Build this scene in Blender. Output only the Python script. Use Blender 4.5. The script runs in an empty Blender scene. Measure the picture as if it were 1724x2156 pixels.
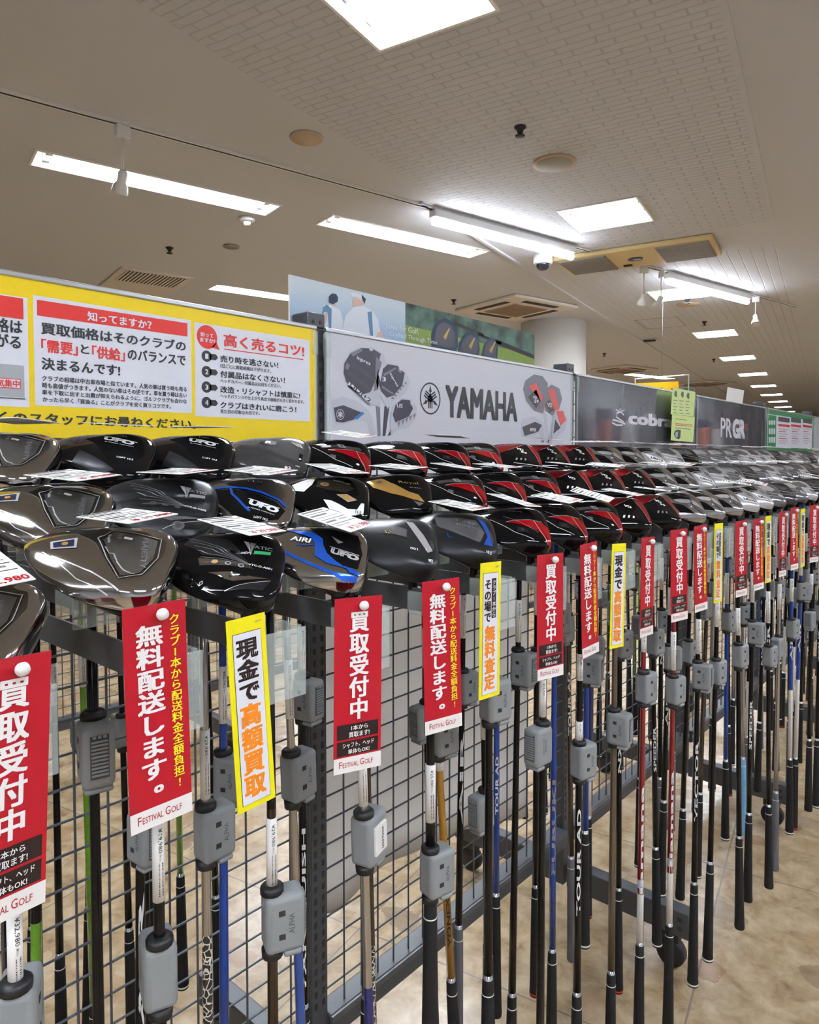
import bpy, bmesh, math, random
from mathutils import Vector, Matrix
R = math.radians
random.seed(7)
S = bpy.context.scene
COL = S.collection

# ---------------------------------------------------------------- camera, world, exposure
FPX, CX, CY, PITCH, AZ = 1491.7, 862.0, 1019.5, 0.0386, 0.7261
EYE = Vector((0, -1.0446, 1.41))
FH = Vector((math.cos(AZ), math.sin(AZ), 0))
RT = Vector((math.sin(AZ), -math.cos(AZ), 0))
FW = FH * math.cos(PITCH) - Vector((0, 0, math.sin(PITCH)))
UP = RT.cross(FW)
cd = bpy.data.cameras.new('camera')
cd.sensor_fit = 'VERTICAL'; cd.sensor_height = 36; cd.lens = FPX / 2156 * 36
cd.shift_y = -(1078 - CY) / 2156
cd.clip_start = .05; cd.clip_end = 100
cam = bpy.data.objects.new('camera', cd); COL.objects.link(cam)
cam.matrix_world = Matrix((( RT.x, UP.x, -FW.x, EYE.x), (RT.y, UP.y, -FW.y, EYE.y), (RT.z, UP.z, -FW.z, EYE.z), (0, 0, 0, 1)))
S.camera = cam
w = bpy.data.worlds.new('world'); S.world = w; w.use_nodes = True
w.node_tree.nodes['Background'].inputs[0].default_value = (.9, .93, 1, 1)
w.node_tree.nodes['Background'].inputs[1].default_value = .3
S.view_settings.view_transform = 'Standard'; S.view_settings.look = 'None'
S.view_settings.gamma = 1; S.view_settings.exposure = EXPOSURE = 1.45
S.view_settings.use_curve_mapping = False
S.cycles.max_bounces = 7; S.cycles.diffuse_bounces = 4; S.cycles.glossy_bounces = 4
S.cycles.transmission_bounces = 5; S.cycles.transparent_max_bounces = 10
S.cycles.caustics_reflective = False; S.cycles.caustics_refractive = False
S.cycles.sample_clamp_indirect = 6
S.cycles.use_denoising = True
TUBE = 60.0      # glow of the fluorescent tubes
CEIL = 2.86

def ray(px, py): return FW + RT * ((px - CX) / FPX) + UP * ((CY - py) / FPX)
def ony(px, py, y):
    d = ray(px, py); return EYE + d * ((y - EYE.y) / d.y)
def onz(px, py, z):
    d = ray(px, py); return EYE + d * ((z - EYE.z) / d.z)
def xz(px, py, y=0.0):
    p = ony(px, py, y); return p.x, p.z
def zat(X, Y, py):            # height of the point of the vertical line (X, Y) seen at image row py
    d = Vector((X, Y, 0)) - EYE; a = d.dot(RT)
    lo, hi = -2.0, 4.0
    for _ in range(40):
        m = (lo + hi) / 2; q = Vector((X, Y, m)) - EYE
        if CY - FPX * q.dot(UP) / q.dot(FW) > py: lo = m
        else: hi = m
    return lo

# ---------------------------------------------------------------- materials
def lin(c):
    c = c / 255; return c / 12.92 if c <= .04045 else ((c + .055) / 1.055) ** 2.4
MATS = {}
def M(name, rgb=None, rough=.5, metal=0, coat=0, emit=0, trans=0, alpha=1, var=.04, scale=40, spec=.5, bump=0, ior=1.45):
    if name in MATS: return MATS[name]
    m = bpy.data.materials.new(name); MATS[name] = m; m.use_nodes = True
    nt = m.node_tree; b = nt.nodes['Principled BSDF']
    c = tuple(lin(v) for v in rgb) + (1,)
    i = b.inputs
    i['Roughness'].default_value = rough; i['Metallic'].default_value = metal
    i['Coat Weight'].default_value = coat; i['Coat Roughness'].default_value = .03
    i['Specular IOR Level'].default_value = spec; i['IOR'].default_value = ior
    i['Transmission Weight'].default_value = trans; i['Alpha'].default_value = alpha
    if emit:
        i['Emission Color'].default_value = c; i['Emission Strength'].default_value = emit
    tc = nt.nodes.new('ShaderNodeTexCoord')
    n = nt.nodes.new('ShaderNodeTexNoise'); n.inputs['Scale'].default_value = scale; n.inputs['Detail'].default_value = 3
    nt.links.new(tc.outputs['Object'], n.inputs['Vector'])
    mx = nt.nodes.new('ShaderNodeMix'); mx.data_type = 'RGBA'; mx.blend_type = 'MULTIPLY'; mx.inputs[0].default_value = 1
    mr = nt.nodes.new('ShaderNodeMapRange'); mr.inputs[3].default_value = 1 - var; mr.inputs[4].default_value = 1 + var
    nt.links.new(n.outputs['Fac'], mr.inputs[0])
    mx.inputs[6].default_value = c
    nt.links.new(mr.outputs[0], mx.inputs[7]); nt.links.new(mx.outputs[2], i['Base Color'])
    if bump:
        bp = nt.nodes.new('ShaderNodeBump'); bp.inputs['Strength'].default_value = bump; bp.inputs['Distance'].default_value = .002
        nt.links.new(n.outputs['Fac'], bp.inputs['Height']); nt.links.new(bp.outputs[0], i['Normal'])
    return m

def nodes(m): return m.node_tree.nodes, m.node_tree.links, m.node_tree.nodes['Principled BSDF']

# ---------------------------------------------------------------- mesh builder
TEXTS = {}
def text_mesh(s, bold=.02):
    k = (s, bold)
    if k not in TEXTS:
        c = bpy.data.curves.new('t', 'FONT'); c.body = s; c.size = 1; c.resolution_u = 2
        o = bpy.data.objects.new('t', c); COL.objects.link(o)
        me = bpy.data.meshes.new_from_object(o.evaluated_get(bpy.context.evaluated_depsgraph_get()))
        v = [(p.co.x, p.co.y) for p in me.vertices]; f = [tuple(p.vertices) for p in me.polygons]
        bpy.data.objects.remove(o); bpy.data.curves.remove(c); bpy.data.meshes.remove(me)
        if bold:      # heavier strokes: the glyphs set four times, slightly apart
            n = len(v); D = ((-bold, -bold * .6), (bold, -bold * .6), (bold, bold * .6), (-bold, bold * .6)) if bold > .012 else ((-bold, 0), (bold, 0))
            f = [tuple(i + n * k for i in p) for k in range(len(D)) for p in f]; v = [(x + dx, y + dy, k) for k, (dx, dy) in enumerate(D) for x, y in v]
        xs = [p[0] for p in v] or [0, 1]; ys = [p[1] for p in v] or [0, 1]
        TEXTS[k] = (v, f, min(xs), max(xs), min(ys), max(ys))
    return TEXTS[k]

def lift(fn, x, y, k):        # the copies of a heavy glyph lie a hair above one another
    p = fn(x, y)
    if not k: return p
    e = 1e-3; n = (fn(x + e, y) - p).cross(fn(x, y + e) - p)
    return p + n.normalized() * (k * 4e-5) if n.length > 0 else p
class MB:
    def __init__(s): s.bm = bmesh.new(); s.mats = []
    def mi(s, m):
        if m not in s.mats: s.mats.append(m)
        return s.mats.index(m)
    def add(s, verts, faces, m, smooth=False, mtx=None):
        i = s.mi(m); vs = [s.bm.verts.new(mtx @ Vector(v) if mtx else v) for v in verts]
        for f in faces:
            try: q = s.bm.faces.new([vs[k] for k in f])
            except ValueError: continue
            q.material_index = i; q.smooth = smooth
        return vs
    def box(s, x0, x1, y0, y1, z0, z1, m, mtx=None, bev=0, seg=2):
        v = [(x, y, z) for z in (z0, z1) for y in (y0, y1) for x in (x0, x1)]
        f = [(0, 2, 3, 1), (4, 5, 7, 6), (0, 1, 5, 4), (2, 6, 7, 3), (0, 4, 6, 2), (1, 3, 7, 5)]
        vs = s.add(v, f, m, False, mtx)
        if bev:
            es = list({e for q in vs for e in q.link_edges})
            r = bmesh.ops.bevel(s.bm, geom=es, offset=bev, segments=seg, affect='EDGES', profile=.5)
            for q in r['faces']: q.smooth = True
    def lathe(s, prof, m, seg=16, mtx=None, smooth=True, cap=True):
        # prof: [(r, z) or (r, z, material)], the material colours the band that starts there
        vs = []; n = len(prof)
        for p in prof:
            vs.append([s.bm.verts.new((mtx @ Vector((p[0] * math.cos(2 * math.pi * k / seg), p[0] * math.sin(2 * math.pi * k / seg), p[1]))) if mtx else
                       (p[0] * math.cos(2 * math.pi * k / seg), p[0] * math.sin(2 * math.pi * k / seg), p[1])) for k in range(seg)])
        cur = m
        for a in range(n - 1):
            if len(prof[a]) > 2: cur = prof[a][2]
            i = s.mi(cur)
            for k in range(seg):
                q = s.bm.faces.new((vs[a][k], vs[a][(k + 1) % seg], vs[a + 1][(k + 1) % seg], vs[a + 1][k])); q.material_index = i; q.smooth = smooth
        if cap:
            for ring in (vs[0], vs[-1]):
                q = s.bm.faces.new(ring); q.material_index = i
    def tube(s, pts, r, m, seg=8, smooth=True, cap=True):
        pts = [Vector(p) for p in pts]; rings = []
        for k, p in enumerate(pts):
            d = (pts[min(k + 1, len(pts) - 1)] - pts[max(k - 1, 0)]).normalized()
            a = d.orthogonal().normalized() if k == 0 else (a - d * a.dot(d)).normalized()
            b = d.cross(a); rr = r[k] if isinstance(r, (list, tuple)) else r
            rings.append([s.bm.verts.new(p + (a * math.cos(2 * math.pi * j / seg) + b * math.sin(2 * math.pi * j / seg)) * rr) for j in range(seg)])
        i = s.mi(m)
        for k in range(len(pts) - 1):
            for j in range(seg):
                q = s.bm.faces.new((rings[k][j], rings[k][(j + 1) % seg], rings[k + 1][(j + 1) % seg], rings[k + 1][j])); q.material_index = i; q.smooth = smooth
        if cap:
            for g in (rings[0], rings[-1]):
                q = s.bm.faces.new(g); q.material_index = i
    def poly(s, pts, m): s.add(pts, [tuple(range(len(pts)))], m)
    def text(s, t, m, fn, x0, x1, y0, y1, bold=.02, keep=False):
        # lays the string in the box x0..x1, y0..y1 of a 2-D frame; fn maps that frame to space
        v, f, a, b, c, d = text_mesh(t, bold)
        sx = (x1 - x0) / max(b - a, 1e-6); sy = (y1 - y0) / max(d - c, 1e-6)
        if keep: sx = sy = min(sx, sy)
        s.add([lift(fn, x0 + (p[0] - a) * sx, y0 + (p[1] - c) * sy, p[2] if len(p) > 2 else 0) for p in v], f, m)
    def obj(s, name, parent=None, loc=None, rot=None, link=True):
        me = bpy.data.meshes.new(name)
        bmesh.ops.recalc_face_normals(s.bm, faces=s.bm.faces) if getattr(s, 'recalc', True) else None
        s.bm.to_mesh(me); s.bm.free()
        for m in s.mats: me.materials.append(m)
        o = bpy.data.objects.new(name, me); COL.objects.link(o)
        if parent: o.parent = parent
        if loc: o.location = loc
        if rot: o.rotation_euler = rot
        return o

def share(o, name, parent=None, loc=None, rot=None):
    c = o.copy(); c.name = name; COL.objects.link(c); c.parent = parent
    if loc is not None: c.location = loc
    if rot is not None: c.rotation_euler = rot
    return c
def thing(name, label, cat, loc=(0, 0, 0), rz=0, group=None):
    o = bpy.data.objects.new(name, None); COL.objects.link(o); o.empty_display_size = .05
    o.location = loc; o.rotation_euler = (0, 0, rz)
    return tag(o, label, cat, group)
def tag(o, label, cat, group=None):
    o['label'] = label; o['category'] = cat
    if group: o['group'] = group
    return o
def struct(o): o['kind'] = 'structure'; return o
def copy_tree(o, parent=None):
    c = o.copy(); COL.objects.link(c); c.parent = parent
    for ch in o.children: copy_tree(ch, c)
    return c

BLACK = M('black_paint', (26, 26, 28), .45)
STEEL = M('dark_grey_steel', (92, 94, 98), .38, .35, var=.08, scale=15)
FRAME = M('rack_charcoal_paint', (74, 76, 80), .42, .2, var=.06, scale=12)
WIRE = M('wire_grey_paint', (84, 90, 98), .4, .4)
WHITE = M('white_plastic', (232, 232, 230), .4)
ALU = M('brushed_aluminium', (205, 207, 212), .28, .9)
INK = M('black_ink', (28, 27, 30), .5)
RED = M('red_print', (172, 8, 32), .38, coat=.1)
PAPER = M('white_paper', (238, 236, 232), .55)
YEL = M('yellow_print', (250, 218, 0), .35, coat=.5)
CLEAR = M('clear_plastic', (225, 238, 236), .1, alpha=.26, spec=.8, var=.1, scale=60)
# ---------------------------------------------------------------- the room
GA = R(11)                                    # the ceiling grid is turned 11 degrees from the rack
A2 = Vector((math.cos(GA), math.sin(GA), 0)); C2 = Vector((-math.sin(GA), math.cos(GA), 0))
BA = R(-12.3)                                 # the tube lamps and the rail run along this direction
B2 = Vector((math.cos(BA), math.sin(BA), 0)); D2 = Vector((-math.sin(BA), math.cos(BA), 0))
def ac(a, c, z=CEIL): p = A2 * a + C2 * c; return Vector((p.x, p.y, z))
X0, X1, Y0, Y1 = -5.0, 30.0, -4.2, 16.0
SQ = [ac(1.745 + 2.38 * k, .155) for k in range(-2, 11)]
SQH = .222
TR = [Vector(p) for p in ((2.015, 2.50, 0), (3.555, 2.127, 0), (4.06, 4.13, 0), (5.9, 5.6, 0), (8.4, 4.9, 0), (7.2, 7.2, 0), (10.5, 6.4, 0), 
      (12.5, 4.25, 0),
      (.2, -2.4, 0), (2.6, -2.6, 0), (5.0, -2.9, 0), (7.4, -3.1, 0), (-2.2, -1.3, 0), (10.5, -3.2, 0), (14, -3.2, 0), (-2.2, -3.0, 0))]  # this row: unseen lamps added behind the viewer for even light and reflections
def rect(c, u, v, hu, hv): return [c + u * (sx * hu) + v * (sy * hv) for sx, sy in ((-1, -1), (1, -1), (1, 1), (-1, 1))]
holes = [rect(p, A2, C2, SQH, SQH) for p in SQ] + [rect(p, B2, D2, .625, .098) for p in TR]

plain = M('painted_ceiling_board', (202, 203, 208), .75, var=.025, scale=3)
tex = M('ceiling_with_grooved_strip', (202, 203, 208), .8, var=.02, scale=3)
N, L, B = nodes(tex)
def nd(t, **k):
    n = N.new(t)
    for a, v in k.items(): setattr(n, a, v)
    return n
def mth(op, a, b=None):
    n = nd('ShaderNodeMath', operation=op)
    for i, v in enumerate((a, b)):
        if v is None: continue
        if hasattr(v, 'links'): L.new(v, n.inputs[i])
        else: n.inputs[i].default_value = v
    return n.outputs[0]
geo = nd('ShaderNodeTexCoord'); mp = nd('ShaderNodeMapping'); mp.inputs['Rotation'].default_value = (0, 0, -GA)
L.new(geo.outputs['Object'], mp.inputs['Vector'])
wob = nd('ShaderNodeTexNoise'); wob.inputs['Scale'].default_value = 14; L.new(mp.outputs[0], wob.inputs['Vector'])
sub = nd('ShaderNodeVectorMath', operation='SUBTRACT'); L.new(wob.outputs['Color'], sub.inputs[0]); sub.inputs[1].default_value = (.5, .5, .5)
scl = nd('ShaderNodeVectorMath', operation='SCALE'); L.new(sub.outputs[0], scl.inputs[0]); scl.inputs[3].default_value = .014
adv = nd('ShaderNodeVectorMath', operation='ADD'); L.new(mp.outputs[0], adv.inputs[0]); L.new(scl.outputs[0], adv.inputs[1])
sep = nd('ShaderNodeSeparateXYZ'); L.new(mp.outputs[0], sep.inputs[0])
a_, c_ = sep.outputs[0], sep.outputs[1]
swap = nd('ShaderNodeSeparateXYZ'); L.new(adv.outputs[0], swap.inputs[0]); cmb = nd('ShaderNodeCombineXYZ')
L.new(swap.outputs[1], cmb.inputs[0]); L.new(swap.outputs[0], cmb.inputs[1])
br = nd('ShaderNodeTexBrick'); L.new(cmb.outputs[0], br.inputs['Vector'])
br.inputs['Scale'].default_value = 1; br.inputs['Brick Width'].default_value = .15; br.inputs['Row Height'].default_value = .04
br.inputs['Mortar Size'].default_value = .0042; br.inputs['Mortar Smooth'].default_value = .6; br.offset = .37
wv = nd('ShaderNodeTexBrick'); L.new(adv.outputs[0], wv.inputs['Vector'])
wv.inputs['Scale'].default_value = 1; wv.inputs['Brick Width'].default_value = 9; wv.inputs['Row Height'].default_value = .075
wv.inputs['Mortar Size'].default_value = .004; wv.inputs['Mortar Smooth'].default_value = .6
inc = mth('MULTIPLY', mth('GREATER_THAN', c_, -.69), mth('LESS_THAN', c_, .9))
near = mth('MULTIPLY', inc, mth('LESS_THAN', a_, 4.75))
far = mth('MULTIPLY', inc, mth('GREATER_THAN', a_, 5.28))
groove = mth('ADD', mth('MULTIPLY', near, br.outputs['Fac']), mth('MULTIPLY', far, wv.outputs['Fac']))
seam = mth('LESS_THAN', mth('ABSOLUTE', mth('ADD', c_, .806)), .004)
height = mth('SUBTRACT', 1.0, mth('MAXIMUM', groove, seam))
bp = nd('ShaderNodeBump'); bp.inputs['Distance'].default_value = .006; bp.inputs['Strength'].default_value = .6
L.new(height, bp.inputs['Height']); L.new(bp.outputs[0], B.inputs['Normal'])
mx = nd('ShaderNodeMix', data_type='RGBA'); L.new(mth('MULTIPLY', groove, .34), mx.inputs[0])
mx.inputs[6].default_value = tuple(lin(v) for v in (202, 203, 208)) + (1,); mx.inputs[7].default_value = tuple(lin(v) for v in (152, 150, 151)) + (1,)
L.new(mx.outputs[2], B.inputs['Base Color'])

cb = bmesh.new(); edges = []
for loop in [[Vector((X0, Y0, 0)), Vector((X1, Y0, 0)), Vector((X1, Y1, 0)), Vector((X0, Y1, 0))]] + holes:
    vs = [cb.verts.new((p.x, p.y, 0)) for p in loop]
    edges += [cb.edges.new((vs[i], vs[(i + 1) % 4])) for i in range(4)]
bmesh.ops.triangle_fill(cb, use_beauty=True, use_dissolve=False, edges=edges, normal=(0, 0, -1))
me = bpy.data.meshes.new('ceiling'); cb.to_mesh(me); cb.free(); me.materials.append(tex)
ceil = bpy.data.objects.new('ceiling', me); COL.objects.link(ceil); ceil.location.z = CEIL; struct(ceil)

# floor: beige marble chip tiles
fl = M('beige_marble_chip_floor', (205, 180, 148), .22, var=.0)
N, L, B = nodes(fl)
tc = nd('ShaderNodeTexCoord')
def ramp(src, stops):
    r = nd('ShaderNodeValToRGB'); e = r.color_ramp.elements
    while len(e) < len(stops): e.new(.5)
    for k, (p, c) in enumerate(stops): e[k].position = p; e[k].color = tuple(lin(v) for v in c) + (1,)
    L.new(src, r.inputs[0]); return r.outputs[0]
n1 = nd('ShaderNodeTexNoise'); n1.inputs['Scale'].default_value = 13; n1.inputs['Detail'].default_value = 9; n1.inputs['Roughness'].default_value = .62; n1.inputs['Distortion'].default_value = .35
L.new(tc.outputs['Object'], n1.inputs['Vector'])
base = ramp(n1.outputs['Fac'], [(.3, (126, 102, 76)), (.43, (158, 135, 104)), (.55, (176, 154, 123)), (.7, (190, 172, 143))])
vo = nd('ShaderNodeTexVoronoi'); vo.inputs['Scale'].default_value = 9; vo.inputs['Randomness'].default_value = 1
wm = nd('ShaderNodeMapping'); wm.inputs['Scale'].default_value = (1, .55, 1); wm.inputs['Rotation'].default_value = (0, 0, .5)
ds = nd('ShaderNodeVectorMath', operation='SCALE'); L.new(n1.outputs['Color'], ds.inputs[0]); ds.inputs[3].default_value = .09
da = nd('ShaderNodeVectorMath', operation='ADD'); L.new(tc.outputs['Object'], da.inputs[0]); L.new(ds.outputs[0], da.inputs[1])
L.new(da.outputs[0], wm.inputs['Vector']); L.new(wm.outputs[0], vo.inputs['Vector'])
sc = nd('ShaderNodeSeparateColor'); L.new(vo.outputs['Color'], sc.inputs[0])
chip = mth('MULTIPLY', mth('GREATER_THAN', sc.outputs[0], .62), mth('LESS_THAN', vo.outputs['Distance'], .45))
chipc = ramp(sc.outputs[1], [(.1, (140, 104, 76)), (.5, (170, 142, 106)), (.8, (112, 95, 80)), (.95, (188, 170, 144))])
m1 = nd('ShaderNodeMix', data_type='RGBA'); L.new(mth('MULTIPLY', chip, .6), m1.inputs[0]); L.new(base, m1.inputs[6]); L.new(chipc, m1.inputs[7])
tl = nd('ShaderNodeTexBrick'); tl.offset = 0; tl.inputs['Scale'].default_value = 1; tl.inputs['Brick Width'].default_value = .9; tl.inputs['Row Height'].default_value = .9
tl.inputs['Mortar Size'].default_value = .003
tm = nd('ShaderNodeMapping'); tm.inputs['Rotation'].default_value = (0, 0, R(-11)); tm.inputs['Location'].default_value = (.3, .745, 0)
L.new(tc.outputs['Object'], tm.inputs['Vector']); L.new(tm.outputs[0], tl.inputs['Vector'])
m2 = nd('ShaderNodeMix', data_type='RGBA'); L.new(mth('MULTIPLY', tl.outputs['Fac'], .75), m2.inputs[0]); L.new(m1.outputs[2], m2.inputs[6]); m2.inputs[7].default_value = (.16, .14, .12, 1)
L.new(m2.outputs[2], B.inputs['Base Color'])
mb = MB(); mb.box(X0, X1, Y0, Y1, -.1, 0, fl); struct(mb.obj('floor'))
wallm = M('painted_wall', (200, 200, 202), .7, scale=2)
for n, a in (('wall_west', (X0 - .1, X0, Y0, Y1)), ('wall_east', (X1, X1 + .1, Y0, Y1)), ('wall_south', (X0, X1, Y0 - .1, Y0)), ('wall_north', (X0, X1, Y1, Y1 + .1))):
    mb = MB(); mb.box(*a, 0, CEIL, wallm); struct(mb.obj(n))


# ceiling trims: the bead along the grooved strip, the right hand seam strip, the access hatch
def strip(mb, p, q, wd, h, m, z=CEIL):
    d = (q - p).normalized(); n = Vector((-d.y, d.x, 0)) * wd / 2
    v = [p + n, p - n, q - n, q + n]; lo = [Vector((k.x, k.y, z - h)) for k in v]; hi = [Vector((k.x, k.y, z + .001)) for k in v]
    mb.add(lo + hi, [(0, 1, 2, 3), (0, 1, 5, 4), (1, 2, 6, 5), (2, 3, 7, 6), (3, 0, 4, 7)], m)
mb = MB(); strip(mb, ac(3.35, 1.0), ac(20, 1.03), .022, .012, plain); struct(mb.obj('trim_1'))
mb = MB()
for p, q in (((7.55, .78), (8.15, .78)), ((8.15, .78), (8.15, .36)), ((7.55, .78), (7.55, .36)), ((7.55, .36), (8.15, .36))): strip(mb, ac(*p), ac(*q), .012, .004, M('hatch_edge_grey', (170, 162, 155), .6))
struct(mb.obj('trim_2'))
mb = MB(); strip(mb, ac(2.2, -.71), ac(4.75, -.70), .02, .006, plain); struct(mb.obj('trim_3'))

# round column
colm = M('white_column_paint', (222, 218, 212), .6, var=.03, scale=2)
mb = MB(); mb.lathe([(.35, 0), (.35, CEIL)], colm, 48); o = struct(mb.obj('column')); o.location = (6.85, 2.945, 0)

# ---------------------------------------------------------------- lamps
glow = M('lit_fluorescent_tube', (236, 244, 255), .4, emit=TUBE)
glow2 = M('lit_square_lamp_tube', (238, 245, 255), .4, emit=TUBE * 1.1)
glow3 = M('lit_batten_tube', (238, 245, 255), .4, emit=TUBE * .25)
ENAM = M('white_enamel_reflector', (240, 240, 238), .3)
def nth(k):
    u = 'first second third fourth fifth sixth seventh eighth ninth tenth eleventh twelfth thirteenth fourteenth fifteenth sixteenth seventeenth eighteenth nineteenth'.split()
    if k < 19: return u[k]
    t = {2: 'twenty', 3: 'thirty', 4: 'forty'}[(k + 1) // 10]; r = (k + 1) % 10
    return {2: 'twentieth', 3: 'thirtieth', 4: 'fortieth'}[(k + 1) // 10] if r == 0 else t + '-' + u[r - 1]

def square_lamp():
    t = thing('square_ceiling_lamp', '', 'ceiling light', (0, 0, CEIL), GA, 'square ceiling lamps along the grooved strip')
    h = SQH; mb = MB()
    v = [(-h, -h, 0), (h, -h, 0), (h, h, 0), (-h, h, 0), (-h, -h, .1), (h, -h, .1), (h, h, .1), (-h, h, .1)]
    mb.add(v, [(0, 1, 5, 4), (1, 2, 6, 5), (2, 3, 7, 6), (3, 0, 4, 7), (4, 5, 6, 7)], ENAM); mb.obj('housing', t)
    mb = MB(); g = .012
    for a in ((-h - g, -h, -h - g, h + g), (h, h + g, -h - g, h + g), (-h, h, -h - g, -h), (-h, h, h, h + g)): mb.box(*a, -.004, .002, ENAM)
    mb.obj('rim', t)
    for x in (-.074, .074):
        mb = MB(); mb.add([(x - .03, -h, .1), (x + .03, -h, .1), (x, -h, .03), (x - .03, h, .1), (x + .03, h, .1), (x, h, .03)], [(0, 1, 2), (3, 5, 4), (0, 2, 5, 3), (1, 4, 5, 2)], ENAM); mb.obj('baffle', t)
    for x in (-.148, 0, .148):
        mb = MB(); mb.tube([(x, -.18, .06), (x, .18, .06)], .016, glow2, 10); b = mb.obj('lamp_tube', t)
        for s in (-1, 1): mb = MB(); mb.box(x - .02, x + .02, s * .2 - .018, s * .2 + .018, .045, .1, WHITE); mb.obj('tube_socket', b)
    return t
sq0 = square_lamp()
for k, p in enumerate(SQ):
    o = sq0 if k == 0 else copy_tree(sq0)
    o.location = (p.x, p.y, CEIL)
    o['label'] = f'square recessed ceiling lamp, {nth(k)} of its row counted from behind the viewer'
def troffer():
    t = thing('tube_ceiling_lamp', '', 'ceiling light', (0, 0, CEIL), BA, 'recessed twin tube lamps')
    hu, hv = .625, .098; mb = MB()
    mb.add([(-hu, -hv, 0), (hu, -hv, 0), (hu, hv, 0), (-hu, hv, 0), (-hu + .05, -hv, .07), (hu - .05, -hv, .07), (hu - .05, hv, .07), (-hu + .05, hv, .07)],
           [(0, 1, 5, 4), (1, 2, 6, 5), (2, 3, 7, 6), (3, 0, 4, 7), (4, 5, 6, 7)], ENAM); mb.obj('housing', t)
    mb = MB(); g = .012
    for a in ((-hu - g, -hu, -hv - g, hv + g), (hu, hu + g, -hv - g, hv + g), (-hu, hu, -hv - g, -hv), (-hu, hu, hv, hv + g)): mb.box(*a, -.004, .002, ENAM)
    mb.obj('rim', t)
    mb = MB(); mb.add([(-.56, -.03, .07), (.56, -.03, .07), (.56, .03, .07), (-.56, .03, .07), (-.56, 0, .02), (.56, 0, .02)], [(0, 1, 5, 4), (3, 4, 5, 2), (0, 4, 3), (1, 2, 5)], ENAM); mb.obj('baffle', t)
    for y in (-.052, .052):
        mb = MB(); mb.tube([(-.55, y, .03), (.55, y, .03)], .0155, glow, 10); b = mb.obj('lamp_tube', t)
        for s in (-1, 1): mb = MB(); mb.box(s * .567 - .016, s * .567 + .016, y - .017, y + .017, .01, .07, WHITE); mb.obj('tube_socket', b)
    return t
tr0 = troffer()
TL = ['long twin tube ceiling lamp above the yellow sign, behind the hanging spotlight', 'long twin tube ceiling lamp in the middle, beside the white bead', 'twin tube ceiling lamp half hidden by the golfer poster']
for k, p in enumerate(TR):
    o = tr0 if k == 0 else copy_tree(tr0)
    o.location = (p.x, p.y, CEIL)
    o['label'] = TL[k] if k < 3 else ('twin tube ceiling lamp beyond the signs, ' if p.y > 0 else 'twin tube ceiling lamp added behind the viewer for even light, ') + nth(k - 3) + ' of these'

# the lighting rail with its two battens and the spotlights
def rail_y(x): return 2.0600 + (x - 1.06) * -.2012
for xa, xb, lb in ((-2, 4.6, 'long white lighting rail with a black slot crossing the ceiling'), (5.19, 7.6, 'short lighting rail beyond the yellowed air conditioner')):
    mb = MB(); p, q = Vector((xa, rail_y(xa), 0)), Vector((xb, rail_y(xb), 0))
    strip(mb, p, q, .034, .012, WHITE); strip(mb, p, q, .01, .0135, BLACK)
    tag(mb.obj('lighting_rail'), lb, 'lighting rail')
for k, (x0, x1, lb) in enumerate(((3.2, 4.43, 'bright batten lamp under the rail next to the dome camera'), (5.52, 6.72, 'bright batten lamp at the far end of the rail'))):
    t = thing('batten_lamp', lb, 'ceiling light', ((x0 + x1) / 2, rail_y((x0 + x1) / 2) - .0, CEIL - .0138), math.atan(-.2012), 'batten lamps under the rail')
    mb = MB(); mb.box(-.62, .62, -.03, .03, -.045, 0, WHITE, bev=.006); mb.obj('body', t)
    mb = MB(); mb.tube([(-.61, 0, -.068), (.61, 0, -.068)], .021, glow3, 12); mb.obj('lamp_tube', t)
def spot(x, y, z, drop, yaw, lit, lb):
    t = thing('spotlight', lb, 'spotlight', (x, y, z), yaw, 'white spotlights under the ceiling')
    mb = MB(); mb.box(-.03, .03, -.016, .016, -.05, 0, WHITE, bev=.004); mb.obj('rail_adapter', t)
    mb = MB(); mb.tube([(0, 0, -.05), (0, 0, -drop)], .005, WHITE, 8); mb.obj('stem', t)
    mx = Matrix.Translation((0, 0, -drop)) @ Matrix.Rotation(R(25), 4, 'X')
    mb = MB(); mb.lathe([(.012, .01), (.02, 0), (.02, -.04), (.03, -.055), (.036, -.085), (.034, -.09), (.028, -.082)], WHITE, 20, mx); h = mb.obj('lamp_head', t)
    mb = MB(); mb.lathe([(.029, -.083), (.015, -.09), (.001, -.092)], lit, 16, mx); mb.obj('bulb', h)
lit = M('lit_spot_bulb', (255, 255, 240), .3, emit=8); off = M('spot_glass', (225, 225, 222), .2)
zr = CEIL - .0137
spot(1.516, rail_y(1.516), zr, .20, 0, lit, 'lit spotlight hanging from the rail over the long tube lamp')
spot(5.44, rail_y(5.44), zr, .2, .6, off, 'small spotlight on the rail in front of a square lamp')
spot(5.22, rail_y(5.22), zr, .2, -.8, off, 'tilted spotlight on the rail, nearer neighbour of the small one')
spot(6.86, rail_y(6.86), zr, .17, 1.9, off, 'spotlight at the far end of the rail past the batten lamp')
spot(10.49, 4.407, CEIL, .12, 2.2, off, 'white spotlight right of the round column above the sign')

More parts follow.
